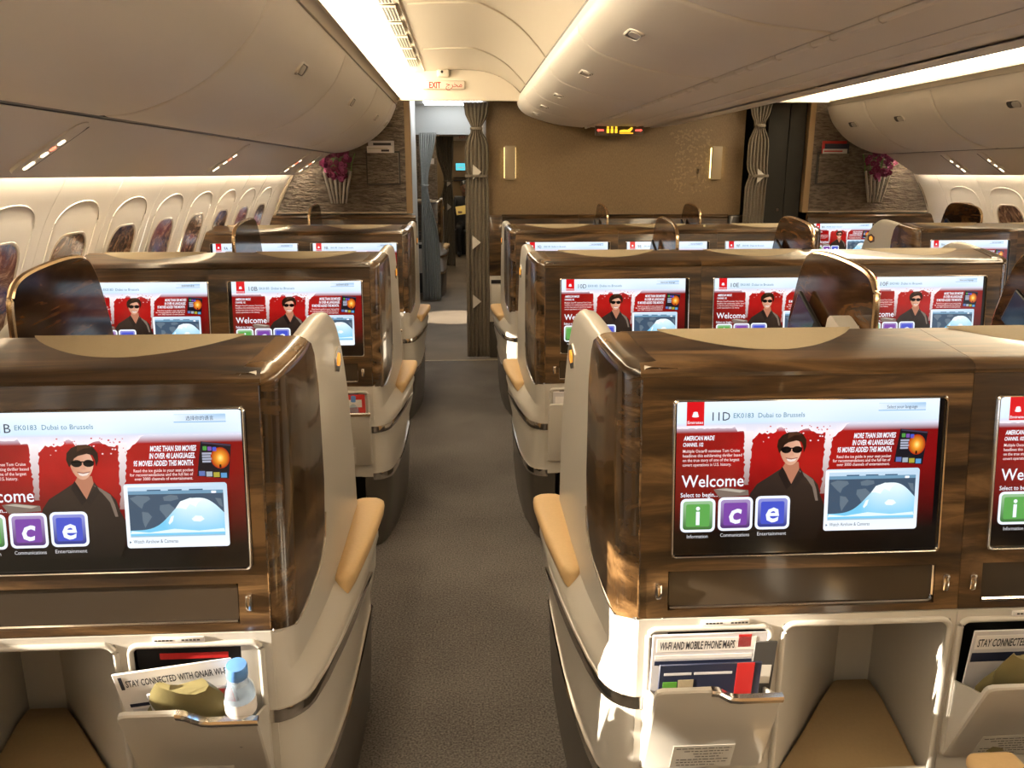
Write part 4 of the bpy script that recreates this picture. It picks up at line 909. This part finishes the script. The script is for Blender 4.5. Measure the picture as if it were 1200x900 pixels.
def g_footwell():
    mb = MB(); z0, z1 = 0.24, FWZ1
    f = [(FWX0, -0.052), (FWX1, -0.052)]; b = [(0.252, 0.30), (0.336, 0.30)]
    def q(a, c): mb.add([(a[0], a[1], z0), (c[0], c[1], z0), (c[0], c[1], z1 if c in f else z1 - 0.03), (a[0], a[1], z1 if a in f else z1 - 0.03)], [(0, 1, 2, 3)])
    q(f[0], b[0]); q(b[0], b[1]); q(b[1], f[1]); mb.add([(f[0][0], f[0][1], z1), (b[0][0], b[0][1], z1 - 0.03), (b[1][0], b[1][1], z1 - 0.03), (f[1][0], f[1][1], z1)], [(0, 1, 2, 3)])
    return mb
def g_rim():
    """soft raised edge round the foot opening and the pocket opening"""
    mb = MB(); y = -0.0525
    def loop(x0, x1, z0, z1, r):
        p = [(x0, y, z0)] + [(x0 + r - r * math.cos(a), y, z1 - r + r * math.sin(a)) for a in [PI / 2 * k / 6 for k in range(7)]] + [(x1 - r + r * math.sin(a), y, z1 - r + r * math.cos(a)) for a in [PI / 2 * k / 6 for k in range(7)]] + [(x1, y, z0)]
        mb.tube(p, 0.006, 8)
    loop(FWX0, FWX1, 0.305, FWZ1, 0.022); loop(POX0, POX1, POZ0, POZ1, 0.016)
    return mb
def g_liner():
    mb = MB(); mb.add([(x, y, z) for y, k in ((-0.05, 0), (0.03, 0.01)) for x, z in ((POX0 + k, POZ0), (POX1 - k, POZ0), (POX1 - k, POZ1), (POX0 + k, POZ1))], [(0, 1, 5, 4), (1, 2, 6, 5), (2, 3, 7, 6), (3, 0, 4, 7), (4, 5, 6, 7)]); return mb
DW, DH = 0.230, 0.238
def door_out():
    pts = [(0.006, 0), (DW - 0.006, 0), (DW, 0.006), (DW, 0.214), (0.150, 0.214), (0.134, 0.217), (0.122, 0.226), (0.110, 0.236), (0.098, DH), (0.012, DH), (0.003, DH - 0.004), (0, DH - 0.012), (0, 0.006)]
    return pts
def g_door():
    # local to its hinge: x 0..DW, z up, front face at y=0
    o = door_out(); cx, cz = DW / 2, DH / 2; rows = []
    for g, y in ((0.0, 0.010), (0.0, 0.003), (0.003, 0.0)):
        rows.append([(x + (cx - x) / cx * g, y, z + (cz - z) / cz * g) for x, z in o])
    mb = MB(); mb.grid(rows, 0, closed=True); mb.add([r for r in rows[-1]], [tuple(range(len(o)))]); mb.add([r for r in rows[0]], [tuple(range(len(o)))])
    for x in (0.004, DW - 0.009): mb.prism([(0.008, 0.01), (0.008, DH - 0.03), (0.075, DH - 0.09), (0.03, 0.01)], x, x + 0.005, 'x')    # cheeks
    return mb
def g_handle():
    mb = MB(); pts = [(0.098, 0.2385), (0.112, 0.235), (0.124, 0.2255), (0.136, 0.2165), (0.152, 0.2135), (DW + 0.001, 0.2135)]
    rows = []
    for x, z in pts: rows.append([(x, y, z + dz) for y, dz in ((-0.003, -0.011), (-0.004, -0.002), (-0.001, 0.0025), (0.009, 0.002), (0.010, -0.004), (0.0, -0.012))])
    mb.grid(rows, 0, closed=True); mb.add(rows[0], [tuple(range(6))]); mb.add(rows[-1], [tuple(range(6))]); return mb
def g_sticker():
    mb = MB(); mb.box(0.052, 0.168, -0.0006, 0.0, 0.008, 0.076, 0)
    rr = random.Random(5)
    for i, (a, b) in enumerate(((0.058, 0.162), (0.074, 0.158), (0.092, 0.148), (0.096, 0.142), (0.062, 0.160), (0.062, 0.158), (0.064, 0.140))):
        x = a; z = 0.068 - i * 0.0088
        while x < b:
            w_ = rr.uniform(0.003, 0.012); mb.box(x, min(x + w_, b), -0.0009, -0.0006, z - 0.0022, z, 1); x += w_ + 0.0022
    return mb
def g_plate():
    mb = MB(); mb.rbox(-0.19, -0.10, -0.0565, -0.052, 0.6475, 0.6585, 0.002, 2, 0)
    for a, b in ((-0.182, -0.155), (-0.135, -0.108)):
        x = a
        while x < b: mb.box(x, x + 0.005, -0.0570, -0.0566, 0.6515, 0.6545, 1); x += 0.0066
    return mb
def g_ottoman():
    mb = MB(); top = []; N = 8
    def sec(y, xa, xb, z):
        r = 0.012; return [(xa, y, z - 0.10), (xa, y, z - r), (xa + r * 0.3, y, z - r * 0.3), (xa + r, y, z), (xb - r, y, z), (xb - r * 0.3, y, z - r * 0.3), (xb, y, z - r), (xb, y, z - 0.10)]
    S_ = [(-0.155, 0.00, 0.24, 0.275), (-0.15, -0.02, 0.262, 0.288), (-0.135, -0.027, 0.268, 0.296), (-0.10, -0.03, 0.27, 0.30), (-0.04, -0.026, 0.276, 0.304), (0.08, 0.080, 0.296, 0.31), (0.20, 0.178, 0.314, 0.312), (0.255, 0.225, 0.318, 0.310), (0.272, 0.24, 0.30, 0.296)]
    rows = [sec(*q) for q in S_]; mb.grid(rows); mb.add(rows[0], [tuple(range(8))]); mb.add(rows[-1], [tuple(range(8))]); return mb
# ---- aisle side
def wing_pt(y, z, off=0.0):
    x = interp([(b, a) for b, a in PX], y); k = max(0, 1 - y / 0.12) if y < 0.12 else 0
    return (x - off, y + yb(max(z, 0.655)) * k, z)
ROLL = ((0.006, 0.006), (0.016, 0.009), (0.030, 0.006), (0.040, -0.004), (0.044, -0.03))
def g_wing_wood():
    cols = 20; rows = []
    N = 30
    for j in range(N + 1):
        k = j / N; r = []
        for i in range(cols + 1):
            u = (i / cols) ** 1.7
            zb = 0.664; z = None
            # column by column: y runs to the boundary at mid height, z between bottom and top of that column
            y = 0.235 * u
            bot = interp([(0.0, 0.664), (0.03, 0.652), (0.05, 0.652), (0.08, 0.659), (0.135, 0.674), (0.18, 0.692), (0.212, 0.722), (0.229, 0.78), (0.235, 0.84)], y)
            top = min(interp(ZT, y), interp([(0.0, 2.0), (0.185, 1.142), (0.205, 1.125), (0.225, 1.09), (0.235, 1.04)], y))
            z = bot + (top - bot) * k; r.append(wing_pt(y, z, 0.0045 * min(1, y / 0.01)))
        rows.append(r)
    mb = MB(); last = rows[-1]; nn = [i for i in range(cols + 1) if 0.235 * (i / cols) ** 1.7 <= 0.188]
    mb.grid(rows)
    rr = [[last[i] for i in nn]]
    for dx, dz in ((0.006, 0.006), (0.016, 0.0105), (0.030, 0.012), (0.045, 0.0115), (0.062, 0.010), (0.064, -0.02)): rr.append([(last[i][0] + dx, last[i][1], last[i][2] + dz * min(1, 0.15 + last[i][1] / 0.035)) for i in nn])
    mb.grid(rr)
    # turned edge towards the white shell
    e = [r[-1] for r in rows] + [rows[-1][i] for i in range(cols - 1, nn[-1] - 1, -1)]
    mb.grid([e, [(x + 0.006, y, z) for x, y, z in e]]); return mb
def g_wing_trim():
    out = []
    for y, z in ((0.0, 0.664), (0.03, 0.652), (0.05, 0.652), (0.08, 0.659), (0.135, 0.674), (0.18, 0.692), (0.212, 0.722), (0.228, 0.77)): out.append(wing_pt(y, z, 0.004))
    return MB().tube(out, 0.0028, 6)
def g_corner_trim(): return MB().tube([wing_pt(0.0, z, 0.001) for z in (0.668, 0.8, 0.95, 1.10)], 0.0022, 6)
def g_wing_shell():
    rows = []; cols, N = 26, 22
    for j in range(N + 1):
        k = j / N; r = []
        for i in range(cols + 1):
            y = 0.715 * (i / cols) ** 1.15; top = interp(ZT, y) - (0.004 if y < 0.18 else 0); z = 0.53 + (top - 0.53) * k
            x, yy, zz = wing_pt(y, z); r.append((x, yy, zz))
        rows.append(r)
    mb = MB(); mb.grid(rows); last = rows[-1]; rr = [last]
    for dx, dz in ROLL: rr.append([(x + dx, y, max(z + dz, 0.5)) for x, y, z in last])
    mb.grid(rr); inner = [[(x + 0.044, y, z) for x, y, z in r] for r in rows]; inner[-1] = rr[-1]; mb.grid(inner)
    fr = [r[-1] for r in rows]; mb.grid([fr, [(x + 0.02, y + 0.006, z) for x, y, z in fr], [(x + 0.044, y, z) for x, y, z in fr]])
    return mb
def g_console():
    rows = []
    for y in YP:
        wx, wy, _ = wing_pt(y, 0.655); wx += interp(END, y); lx, bx = wx - ledge_o(y) - interp(END, y) * 0, wx - base_o(y)
        zt = interp([(0.0, 0.655), (0.5, 0.655), (0.6, 0.60), (0.72, 0.552), (0.82, 0.548)], y)
        rows.append([(-0.25, wy, zt), (wx + 0.002, wy, zt), (wx + 0.002, wy, min(zt, 0.575)), (wx * 0.55 + lx * 0.45, wy, min(zt, 0.552)), (lx + 0.006, wy, 0.532), (lx, wy, 0.521), (lx, wy, 0.505), (lx + 0.004, wy, 0.498), (lx + 0.007, wy, 0.486), (lx * 0.75 + bx * 0.25 + 0.004, wy, 0.42), (bx, wy, 0.34), (bx, wy, 0.298), (-0.25, wy, 0.298)])
    mb = MB(); mb.grid(rows, 0, closed=True); mb.add(rows[0], [tuple(range(13))]); mb.add(rows[-1], [tuple(range(13))]); return mb
def strip(fo, z, hf, y1):
    mb = MB(); rows = []
    for y in [q for q in YP if q <= y1]:
        wx, wy, _ = wing_pt(y, 0.655); lx = wx - fo(y) + interp(END, y); h = hf(y); wy -= 0.004 * max(0, 1 - y / 0.01)
        rows.append([(lx + 0.012, wy, z + h), (lx - 0.003, wy, z + h), (lx - 0.006, wy, z), (lx - 0.003, wy, z - h), (lx + 0.012, wy, z - h)])
    mb.grid(rows, 0, closed=True); mb.add(rows[0], [tuple(range(5))]); mb.add(rows[-1], [tuple(range(5))]); return mb
def g_strip(): return strip(ledge_o, 0.491, lambda y: interp([(0, 0.013), (0.32, 0.012), (0.5, 0.003)], y), 0.5)
def g_baseline(): return strip(base_o, 0.300, lambda y: interp([(0, 0.014), (0.06, 0.013), (0.2, 0.005), (1.0, 0.004)], y), 0.70)
def g_skirt():
    rows = []
    for y in YP:
        wx, wy, _ = wing_pt(y, 0.655); wx += interp(END, y); bx, f = wx - base_o(y), wx - floor_o(y)
        top = interp([(0, 0.298), (0.5, 0.298), (0.68, 0.33), (0.82, 0.36)], y)
        t_ = [(1.0, top), (0.92, 0.22), (0.6, 0.12), (0.25, 0.05), (0.0, 0.012), (-0.1, 0.002)]
        rows.append([(min(f + (bx - f) * k, -0.268), wy, z) for k, z in t_] + [(-0.262, wy, 0.002), (-0.262, wy, top)])
    mb = MB(); mb.grid(rows, 0, closed=True); mb.add(rows[0], [tuple(range(8))]); mb.add(rows[-1], [tuple(range(8))]); return mb
def g_armrest():
    mb = MB(); rows = []
    for y, h, dz in ((0.300, 0.3, -0.012), (0.306, 0.8, -0.003), (0.33, 1, 0), (0.5, 1.05, 0.004), (0.70, 1.1, 0.004), (0.745, 1.0, 0.001), (0.765, 0.75, -0.004), (0.772, 0.3, -0.012)):
        cx = -0.382 + 0.02 * (0.5 - y); hw = interp([(0.30, 0.022), (0.5, 0.038), (0.75, 0.044)], y) * h
        sq = lambda v: math.copysign(abs(v) ** 0.55, v)
        rows.append([(cx + hw * sq(math.cos(a)), y, 0.566 + dz + 0.021 * sq(math.sin(a))) for a in [2 * PI * k / 16 for k in range(16)]])
    mb.grid(rows, 0, closed=True); mb.add(rows[0], [tuple(range(16))]); mb.add(rows[-1], [tuple(range(16))]); return mb
def g_light(k):
    c = Vector((-0.3635, 0.49, 1.035)); mb = MB(); h, w_ = (0.032, 0.048) if k == 0 else (0.017, 0.022)
    pts = [(0, -h), (w_, -h * 0.45), (w_, h * 0.6), (0, h), (-w_, h * 0.45), (-w_, -h * 0.6)]; d = 0.003 if k == 0 else 0.0045
    mb.grid([[(c.x + 0.004, c.y + a, c.z + b) for a, b in pts], [(c.x - d, c.y + a * 0.92, c.z + b * 0.92) for a, b in pts]], 0, closed=True); mb.add([(c.x - d, c.y + a * 0.92, c.z + b * 0.92) for a, b in pts], [tuple(range(6))]); return mb
# ---- seat proper, in front of the shell
def g_cushion(): return MB().rbox(-0.245, 0.235, 0.42, 1.06, 0.36, 0.48, 0.04, 4)
def g_backrest():
    M = Matrix.Translation((0, 0.40, 0.46)) @ Matrix.Rotation(math.radians(12), 4, 'X')
    mb = MB(); mb.rbox(-0.24, 0.23, -0.08, 0.06, 0.0, 0.47, 0.04, 4, 0, M); mb.rbox(-0.16, 0.15, -0.07, 0.05, 0.46, 0.62, 0.035, 4, 0, M); return mb
def g_legrest(): return MB().rbox(-0.235, 0.225, 1.05, 1.16, 0.12, 0.45, 0.03, 3)
def g_plinth(): return MB().box(-0.20, 0.20, 0.42, 1.0, 0.0, 0.36)
def g_mid(): return MB().rbox(0.262, 0.327, 0.40, 1.30, 0.30, 0.575, 0.02, 3)
def g_midpad(): return MB().rbox(0.258, 0.331, 0.86, 1.31, 0.57, 0.60, 0.014, 4)
def g_midstep(): return MB().rbox(0.262, 0.327, 1.28, 1.50, 0.30, 0.445, 0.015, 3)
def g_steppad(): return MB().rbox(0.245, 0.335, 1.29, 1.545, 0.440, 0.475, 0.016, 4)
DIV = spline([(0.375, 0.62), (0.372, 0.95), (0.372, 1.15), (0.385, 1.203), (0.43, 1.232), (0.54, 1.247), (0.66, 1.252), (0.735, 1.243), (0.778, 1.205), (0.815, 1.12), (0.845, 0.99), (0.86, 0.62)], 5)
def g_divider(): return MB().prism(DIV, 0.2865, 0.3025, 'x')
def g_divrim(): return MB().tube([(0.2945, y, z) for y, z in DIV], 0.0078, 8, flat=1.0)
def g_dswitch(): return MB().rbox(0.279, 0.2845, 0.415, 0.427, 1.075, 1.115, 0.004, 2)
def g_tablet(k):
    M = Matrix.Translation((0.268, 0.66, 1.085)) @ Matrix.Rotation(math.radians(27), 4, 'X')
    return MB().rbox(-0.006, 0.006, -0.09, 0.09, -0.07, 0.03, 0.005, 2, 0, M) if k == 0 else MB().box(-0.0068, -0.006, -0.04, 0.083, -0.066, 0.025, 0, M)
def g_tabarm(): return MB().rbox(0.255, 0.28, 0.60, 0.72, 0.62, 1.03, 0.01, 2)
def g_pod(): return MB().prism([(0.352, 0.62), (0.352, 1.080), (0.358, 1.088), (0.455, 1.128), (0.468, 1.129), (0.480, 1.120), (0.495, 1.06), (0.50, 0.62)], 0.235, 0.281, 'x')

MIR = {}
def part(name, key, fn, mats, S, parent, nomir=False, smooth=38, label=None, **kw):
    """one part of a seat; its mesh is shared by all seats that have the same part"""
    mirror = (S > 0) and not nomir
    k = (key, mirror)
    if k not in MIR: MIR[k] = fn().mesh(name, mats, smooth, mirror)
    o = link(name, MIR[k], parent)
    if label: o['label'] = label
    return o
SEATS = {}
def seat(code, label, cx, y0, S, wing=True, divider=False, bulk=False, open_deg=3.0, xo=0.0, group='business class seats', screen=True):
    kind = 'business_seat' if not bulk else 'bulkhead_console'
    t = thing(kind, label, 'seat' if not bulk else 'console', (cx, y0, 0), 0, group)
    SEATS[code] = t; xs_ = xo if S < 0 else -xo           # screen shift in canonical x
    K = lambda n: (n, wing, bulk, round(xo, 3))
    P = lambda n, fn, mats, **kw: part(n, K(n) + (kw.pop('tag', ''),), fn, mats, S, kw.pop('parent', t), **kw)
    P('back_panel', lambda: g_back(wing, xs_), 'wood'); P('top_cap', lambda: g_top(wing, bulk), 'wood')
    if not bulk: P('headrest_inlay', g_inlay, 'inlay')
    if screen:
        mo = P('monitor', lambda: g_glass(xs_), 'blackglass'); P('screen_frame', lambda: g_monitor(xs_), 'chrome', parent=mo)
        tl = math.atan(0.11)
        for nm, me in (('picture', PICTURE), ('seat_code', code_mesh(code, None)), ('language_button', cached(('lang', code[-1] in 'AB'), lambda: code_mesh('', code[-1] in 'AB')))):
            o = link(nm, me, mo, (xo - 0.002 + (0.009 if cx < 0 else 0.0), yb(0.925) - 0.0022, 0.925), (-tl, 0, 0))
    tr = P('tray_panel', g_tray, 'smoke'); P('tray_trim', g_traytrim, 'chrome', parent=tr)
    for k, x in enumerate((-0.270, 0.268)): P('release_button', lambda: g_button(x), 'chrome', tag=k)
    P('lower_frame', lambda: g_lower(wing), 'shell'); P('opening_rim', g_rim, 'shell', smooth=60); P('footwell', g_footwell, 'shell'); P('pocket_liner', g_liner, 'black')
    P('notice_plate', g_plate, ['paper', 'darkgrey'])
    me_k = 'door'
    if me_k not in MIR: MIR[me_k] = (g_door().mesh('pocket_door', 'shell', 38), g_handle().mesh('pocket_handle', 'chrome', 30), g_sticker().mesh('instruction_label', ['labelwhite', 'darkgrey'], 0))
    d = link('pocket_door', MIR[me_k][0], t, ((-0.290 if S < 0 else 0.064), -0.064, 0.350), (math.radians(open_deg), 0, 0))
    link('pocket_handle', MIR[me_k][1], d); link('instruction_label', MIR[me_k][2], d)
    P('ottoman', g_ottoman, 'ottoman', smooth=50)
    if bulk:
        P('backing', lambda: MB().box(-0.30, XR, 0.0, 0.03, 0.30, 1.09), 'wood'); P('plinth', lambda: MB().box(-0.28, 0.28, 0.0, 0.03, 0, 0.31), 'darkgrey')
        if wing:
            P('end_panel', lambda: MB().rbox(-0.425, -0.306, -0.04, 0.03, 0.665, 1.13, 0.008, 3), 'wood'); P('end_lower', lambda: MB().rbox(-0.425, -0.306, -0.045, 0.03, 0.30, 0.664, 0.006, 2), 'shell')
            P('end_pocket', lambda: MB().rbox(-0.395, -0.315, -0.058, -0.045, 0.36, 0.60, 0.006, 2), 'shell'); P('end_slot', lambda: MB().box(-0.395, -0.318, -0.047, -0.043, 0.605, 0.635), 'black')
            P('skirt', lambda: MB().rbox(-0.41, -0.24, -0.02, 0.03, 0.0, 0.30, 0.01, 2), 'skirt')
        return t
    P('plinth', g_plinth, 'darkgrey'); P('seat_cushion', g_cushion, 'leather'); P('backrest', g_backrest, 'leather'); P('leg_rest', g_legrest, 'leather')
    if wing:
        P('side_veneer', g_wing_wood, 'wood_side', smooth=50); P('side_trim', g_wing_trim, 'chrome'); P('corner_trim', g_corner_trim, 'wood_side')
        P('side_shell', g_wing_shell, 'shell', smooth=50); P('side_console', g_console, 'shell', smooth=32); P('chrome_strip', g_strip, 'chrome'); P('base_strip', g_baseline, 'chrome')
        P('base_skirt', g_skirt, 'skirt', smooth=50); P('armrest', g_armrest, 'leather', smooth=60)
        al = P('aisle_light', lambda: g_light(0), 'chrome', smooth=20); P('amber_lens', lambda: g_light(1), 'amber', parent=al, smooth=20)
    if divider:
        dv = part('privacy_divider', 'div', g_divider, 'wood_divider', -1, t, smooth=30); part('divider_rim', 'divrim', g_divrim, 'gold', -1, dv); part('divider_switch', 'divsw', g_dswitch, 'chrome', -1, dv)
        tb = part('tablet', 'tab', lambda: g_tablet(0), 'black', -1, t); part('tablet_screen', 'tabs', lambda: g_tablet(1), 'tabletscreen', -1, tb); part('tablet_arm', 'tabarm', g_tabarm, 'darkgrey', -1, tb)
        part('console_pod', 'pod', g_pod, 'shell', -1, t)
        part('middle_armrest', 'mid', g_mid, 'shell', -1, t); part('middle_pad', 'midpad', g_midpad, 'leather', -1, t); part('middle_step', 'midstep', g_midstep, 'shell', -1, t); part('step_pad', 'steppad', g_steppad, 'leather', -1, t)
    return t
R11, R10, R9, R8 = 1.39, 3.13, 4.87, 6.60
LXO = 0.03
XB, XA = -0.655, -1.235
XD, XE, XF, XH, XK = 0.615, 1.205, 1.795, 3.045, 3.635
RN = {11: ('in the nearest row', R11), 10: ('in the second row', R10), 9: ('in the third row', R9)}
for r in (11, 10, 9):
    wh, y = RN[r]; od = 20.0 if r == 11 else 3.0
    seat('%dA' % r, 'window seat beside the left wall %s, screen code %dA' % (wh, r), XA, y, 1, wing=False, divider=True, open_deg=od, xo=LXO + 0.015)
    seat('%dB' % r, 'aisle seat left of the near aisle %s, screen code %dB' % (wh, r), XB, y, 1, open_deg=22.0 if r == 11 else 3.0, xo=LXO)
    seat('%dD' % r, 'centre block aisle seat %s, screen code %dD' % (wh, r), XD, y, -1, divider=True, open_deg=od)
    seat('%dE' % r, 'middle seat of the centre block %s, screen code %dE' % (wh, r), XE, y, -1, wing=False, divider=True, open_deg=24.0 if r == 11 else 3.0)
    seat('%dF' % r, 'right hand seat of the centre block %s, screen code %dF' % (wh, r), XF, y, 1, open_deg=od)
for r in (10, 9):
    wh, y = RN[r]
    seat('%dH' % r, 'right block aisle seat %s, screen code %dH' % (wh, r), XH, y, -1, divider=True)
    seat('%dK' % r, 'right block window seat %s, screen code %dK' % (wh, r), XK, y, -1, wing=False)
for c, x, S, wg, tx in (('8A', XA, 1, False, 'outer left'), ('8B', XB, 1, False, 'left aisle side'), ('8D', XD, -1, True, 'centre block left'), ('8E', XE, -1, False, 'centre block middle'), ('8F', XF, 1, True, 'centre block right'), ('8H', XH - 0.0, -1, False, 'right aisle side'), ('8K', XK - 0.02, -1, False, 'outer right')):
    seat(c, '%s wooden monitor console on the front cabin wall' % tx, x, R8 - 0.03, S, wing=wg, bulk=True, xo=LXO if x < 0 else 0.0, group='bulkhead monitor consoles')
seat('6B', 'distant seat shell seen through the forward doorway', XB + 0.06, 9.95, 1, open_deg=3, screen=False)
# the row around the camera
for c, x, S, wg, dv in (('12B', XB, 1, True, False), ('12D', XD, -1, True, True), ('12E', XE, -1, False, True)):
    seat(c, {'12B': 'left aisle seat behind the camera', '12D': 'centre block aisle seat beside the camera, mostly behind it', '12E': 'middle centre seat at lower right, mostly behind the camera'}[c], x, R11 - 1.74, S, wing=wg, divider=dv, xo=LXO if x < 0 else 0)

# ------------------------------------------------------------------ things in the seat pockets
def pocket_x(code):
    t = SEATS[code]; S = 1 if code[-1] in 'ABF' else -1
    return t.location.x + (-0.172 if S < 0 else 0.172), t.location.y
def sheet(name, label, cat, code, dx, dy, w_, h, tilt, roll, mat, z=0.372, th=0.004, decor=(), group=None):
    x, y = pocket_x(code)
    t = thing(name, label, cat, (x + dx, y - 0.060 + dy, z), 0, group); t.rotation_euler = (math.radians(tilt), math.radians(roll), 0)
    mb = MB(); mb.rbox(-w_ / 2, w_ / 2, 0, th, 0, h, 0.0012, 1); link('cover', mb.mesh('cover', mat), t)
    for (kind, *a) in decor:
        mb = MB()
        if kind == 'band': x0, x1, z0, z1, mt = a; mb.box(x0, x1, -0.0006, 0.0, h + z0, h + z1); link('print_band', mb.mesh('print_band', mt, 0), t)
        if kind == 'text': s_, x0, z0, size, mt, sx = a; text_on(mb, s_, (x0, -0.0010, h + z0), (1, 0, 0), (0, 0, 1), size, bold=0.018, shear=0.12, fit=sx); link('lettering', mb.mesh('lettering', mt, 0), t)
    return t
PT = 'pocket reading matter'
sheet('magazine', 'wifi and mobile phone maps booklet in the 11D pocket', 'magazine', '11D', -0.004, 0.012, 0.212, 0.270, 5, 0, 'paper2', decor=(('band', -0.098, 0.085, -0.036, -0.008, 'paper'), ('text', 'WI-FI AND MOBILE PHONE MAPS', -0.092, -0.031, 0.024, 'ink', 0.138), ('band', 0.052, 0.076, -0.030, -0.003, 'redprint'), ('band', -0.100, 0.080, -0.052, -0.044, 'paper'), ('band', -0.100, 0.080, -0.065, -0.056, 'navy')), group=PT)
sheet('magazine', 'black booklet with a red stripe and green square in the 11D pocket', 'magazine', '11D', -0.006, -0.004, 0.188, 0.222, 7, 0, 'navy', decor=(('band', -0.085, -0.035, -0.023, -0.018, 'paper2'), ('band', -0.030, 0.040, -0.023, -0.018, 'paper2'), ('band', 0.048, 0.080, -0.20, 0.0, 'redprint'), ('band', -0.086, -0.060, -0.06, -0.038, 'greenprint'), ('band', -0.058, -0.03, -0.065, -0.034, 'inlay')), group=PT)
sheet('safety_card', 'clear edged dark card standing at the right of the 11D pocket', 'card', '11D', 0.092, 0.006, 0.042, 0.250, 4, 2, 'darkgrey', decor=(('band', -0.016, 0.016, -0.09, -0.05, 'labelwhite'),), group=PT)
sheet('magazine', 'stay connected booklet leaning in the 11B pocket', 'magazine', '11B', 0.004, 0.000, 0.205, 0.262, 9, -7, 'paper', decor=(('text', 'STAY CONNECTED WITH ONAIR WI-FI', -0.084, -0.030, 0.020, 'ink', 0.176), ('band', -0.094, -0.088, -0.035, -0.008, 'ink'), ('band', -0.09, -0.05, -0.075, -0.068, 'navy'), ('band', -0.088, -0.055, -0.095, -0.080, 'paper2')), group=PT)
sheet('magazine', 'dark red lettered magazine at the back of the 11B pocket', 'magazine', '11B', -0.006, 0.022, 0.200, 0.268, 2, 0, 'black', decor=(('band', -0.06, 0.06, -0.03, -0.018, 'redprint'),), group=PT)
sheet('safety_card', 'grey safety card with a red corner in the 11B pocket', 'card', '11B', 0.030, -0.016, 0.150, 0.232, 12, -5, 'paper2', decor=(('band', -0.07, 0.05, -0.03, -0.012, 'ink'), ('band', 0.045, 0.072, -0.035, -0.004, 'redprint')), group=PT)
sheet('magazine', 'stay connected booklet in the 11E pocket at the right edge', 'magazine', '11E', 0.0, 0.006, 0.208, 0.264, 6, 0, 'paper2', decor=(('band', -0.098, 0.1, -0.040, -0.010, 'paper'), ('text', 'STAY CONNECTED WITH ONAIR WI-FI', -0.094, -0.034, 0.024, 'ink', 0.19), ('band', -0.1, 0.1, -0.068, -0.048, 'navy')), group=PT)
def bag(code, label, dx):
    x, y = pocket_x(code); t = None; rows = []; rr = random.Random(8)
    for i in range(13):
        z = 0.245 * i / 12; r = []
        for k in range(18):
            a = 2 * PI * k / 18; f = 1 + 0.18 * math.sin(3 * a + i * 0.8) + rr.uniform(-.08, .08); wv = interp([(0, 0.055), (0.12, 0.075), (0.2, 0.07), (0.245, 0.04)], z)
            r.append((wv * f * math.cos(a), 0.012 * f * math.sin(a), z + 0.012 * math.sin(2 * a + 1) * (i / 12)))
        rows.append(r)
    mb = MB(); mb.grid(rows, 0, closed=True); mb.add(rows[0], [tuple(range(18))]); mb.add(rows[-1], [tuple(range(18))])
    o = link('plastic_bag', mb.mesh('plastic_bag', 'bag', 50), None, (x + dx, y - 0.062, 0.372), (math.radians(15), 0, 0)); tag(o, label, 'bag')
bag('11B', 'crumpled olive plastic wrapped packet in the 11B pocket', 0.0); bag('11E', 'olive plastic packet in the 11E pocket', -0.02)
def bottle(code, label, dx, dy, z):
    x, y = pocket_x(code); t = thing('water_bottle', label, 'bottle', (x + dx, y + dy, z), 0, 'water bottles'); t.rotation_euler = (math.radians(13 if code == '11B' else 2), math.radians(3), 0)
    mb = MB(); mb.lathe([(0.022, 0), (0.026, 0.004), (0.0265, 0.03), (0.0245, 0.05), (0.0265, 0.07), (0.0265, 0.110), (0.024, 0.125), (0.016, 0.142), (0.0115, 0.150), (0.0115, 0.158)], n=24); link('bottle_body', mb.mesh('bottle_body', 'water', 50), t)
    mb = MB(); mb.lathe([(0.0165, 0.150), (0.018, 0.152), (0.018, 0.172), (0.0165, 0.176), (0.006, 0.177)], n=24); link('bottle_cap', mb.mesh('bottle_cap', 'cap_blue', 40), t)
    mb = MB(); mb.lathe([(0.0268, 0.074), (0.0270, 0.075), (0.0270, 0.104), (0.0268, 0.105)], n=24); link('bottle_label', mb.mesh('bottle_label', 'paper', 40), t)
bottle('11B', 'small water bottle with a blue cap in the nearest left pocket', 0.082, -0.088, 0.475)
bottle('10B', 'small water bottle with a blue cap in the second row left pocket', 0.05, -0.040, 0.455)
for c, mt, tx in (('10B', 'redprint', 'red'), ('10D', 'paper2', 'grey'), ('10H', 'navy', 'dark'), ('9D', 'paper2', 'grey'), ('9H', 'redprint', 'red')):
    sheet('magazine', '%s magazine in the pocket under screen %s' % (tx, c), 'magazine', c, 0, 0.012, 0.205, 0.262, 3, 0, mt, decor=(('band', -0.095, 0.09, -0.05, -0.02, 'paper'),), group=PT)

# added spot standing in for the sun patch on the forward floor
ld = bpy.data.lights.new('floor_sun_fill', 'SPOT'); lo = bpy.data.objects.new('floor_sun_fill', ld); COL.objects.link(lo)
ld.energy = 420; ld.color = (1.0, 0.86, 0.66); ld.spot_size = math.radians(24); ld.spot_blend = 0.3; ld.shadow_soft_size = 0.03; lo.location = (-0.1, 8.55, 2.12)
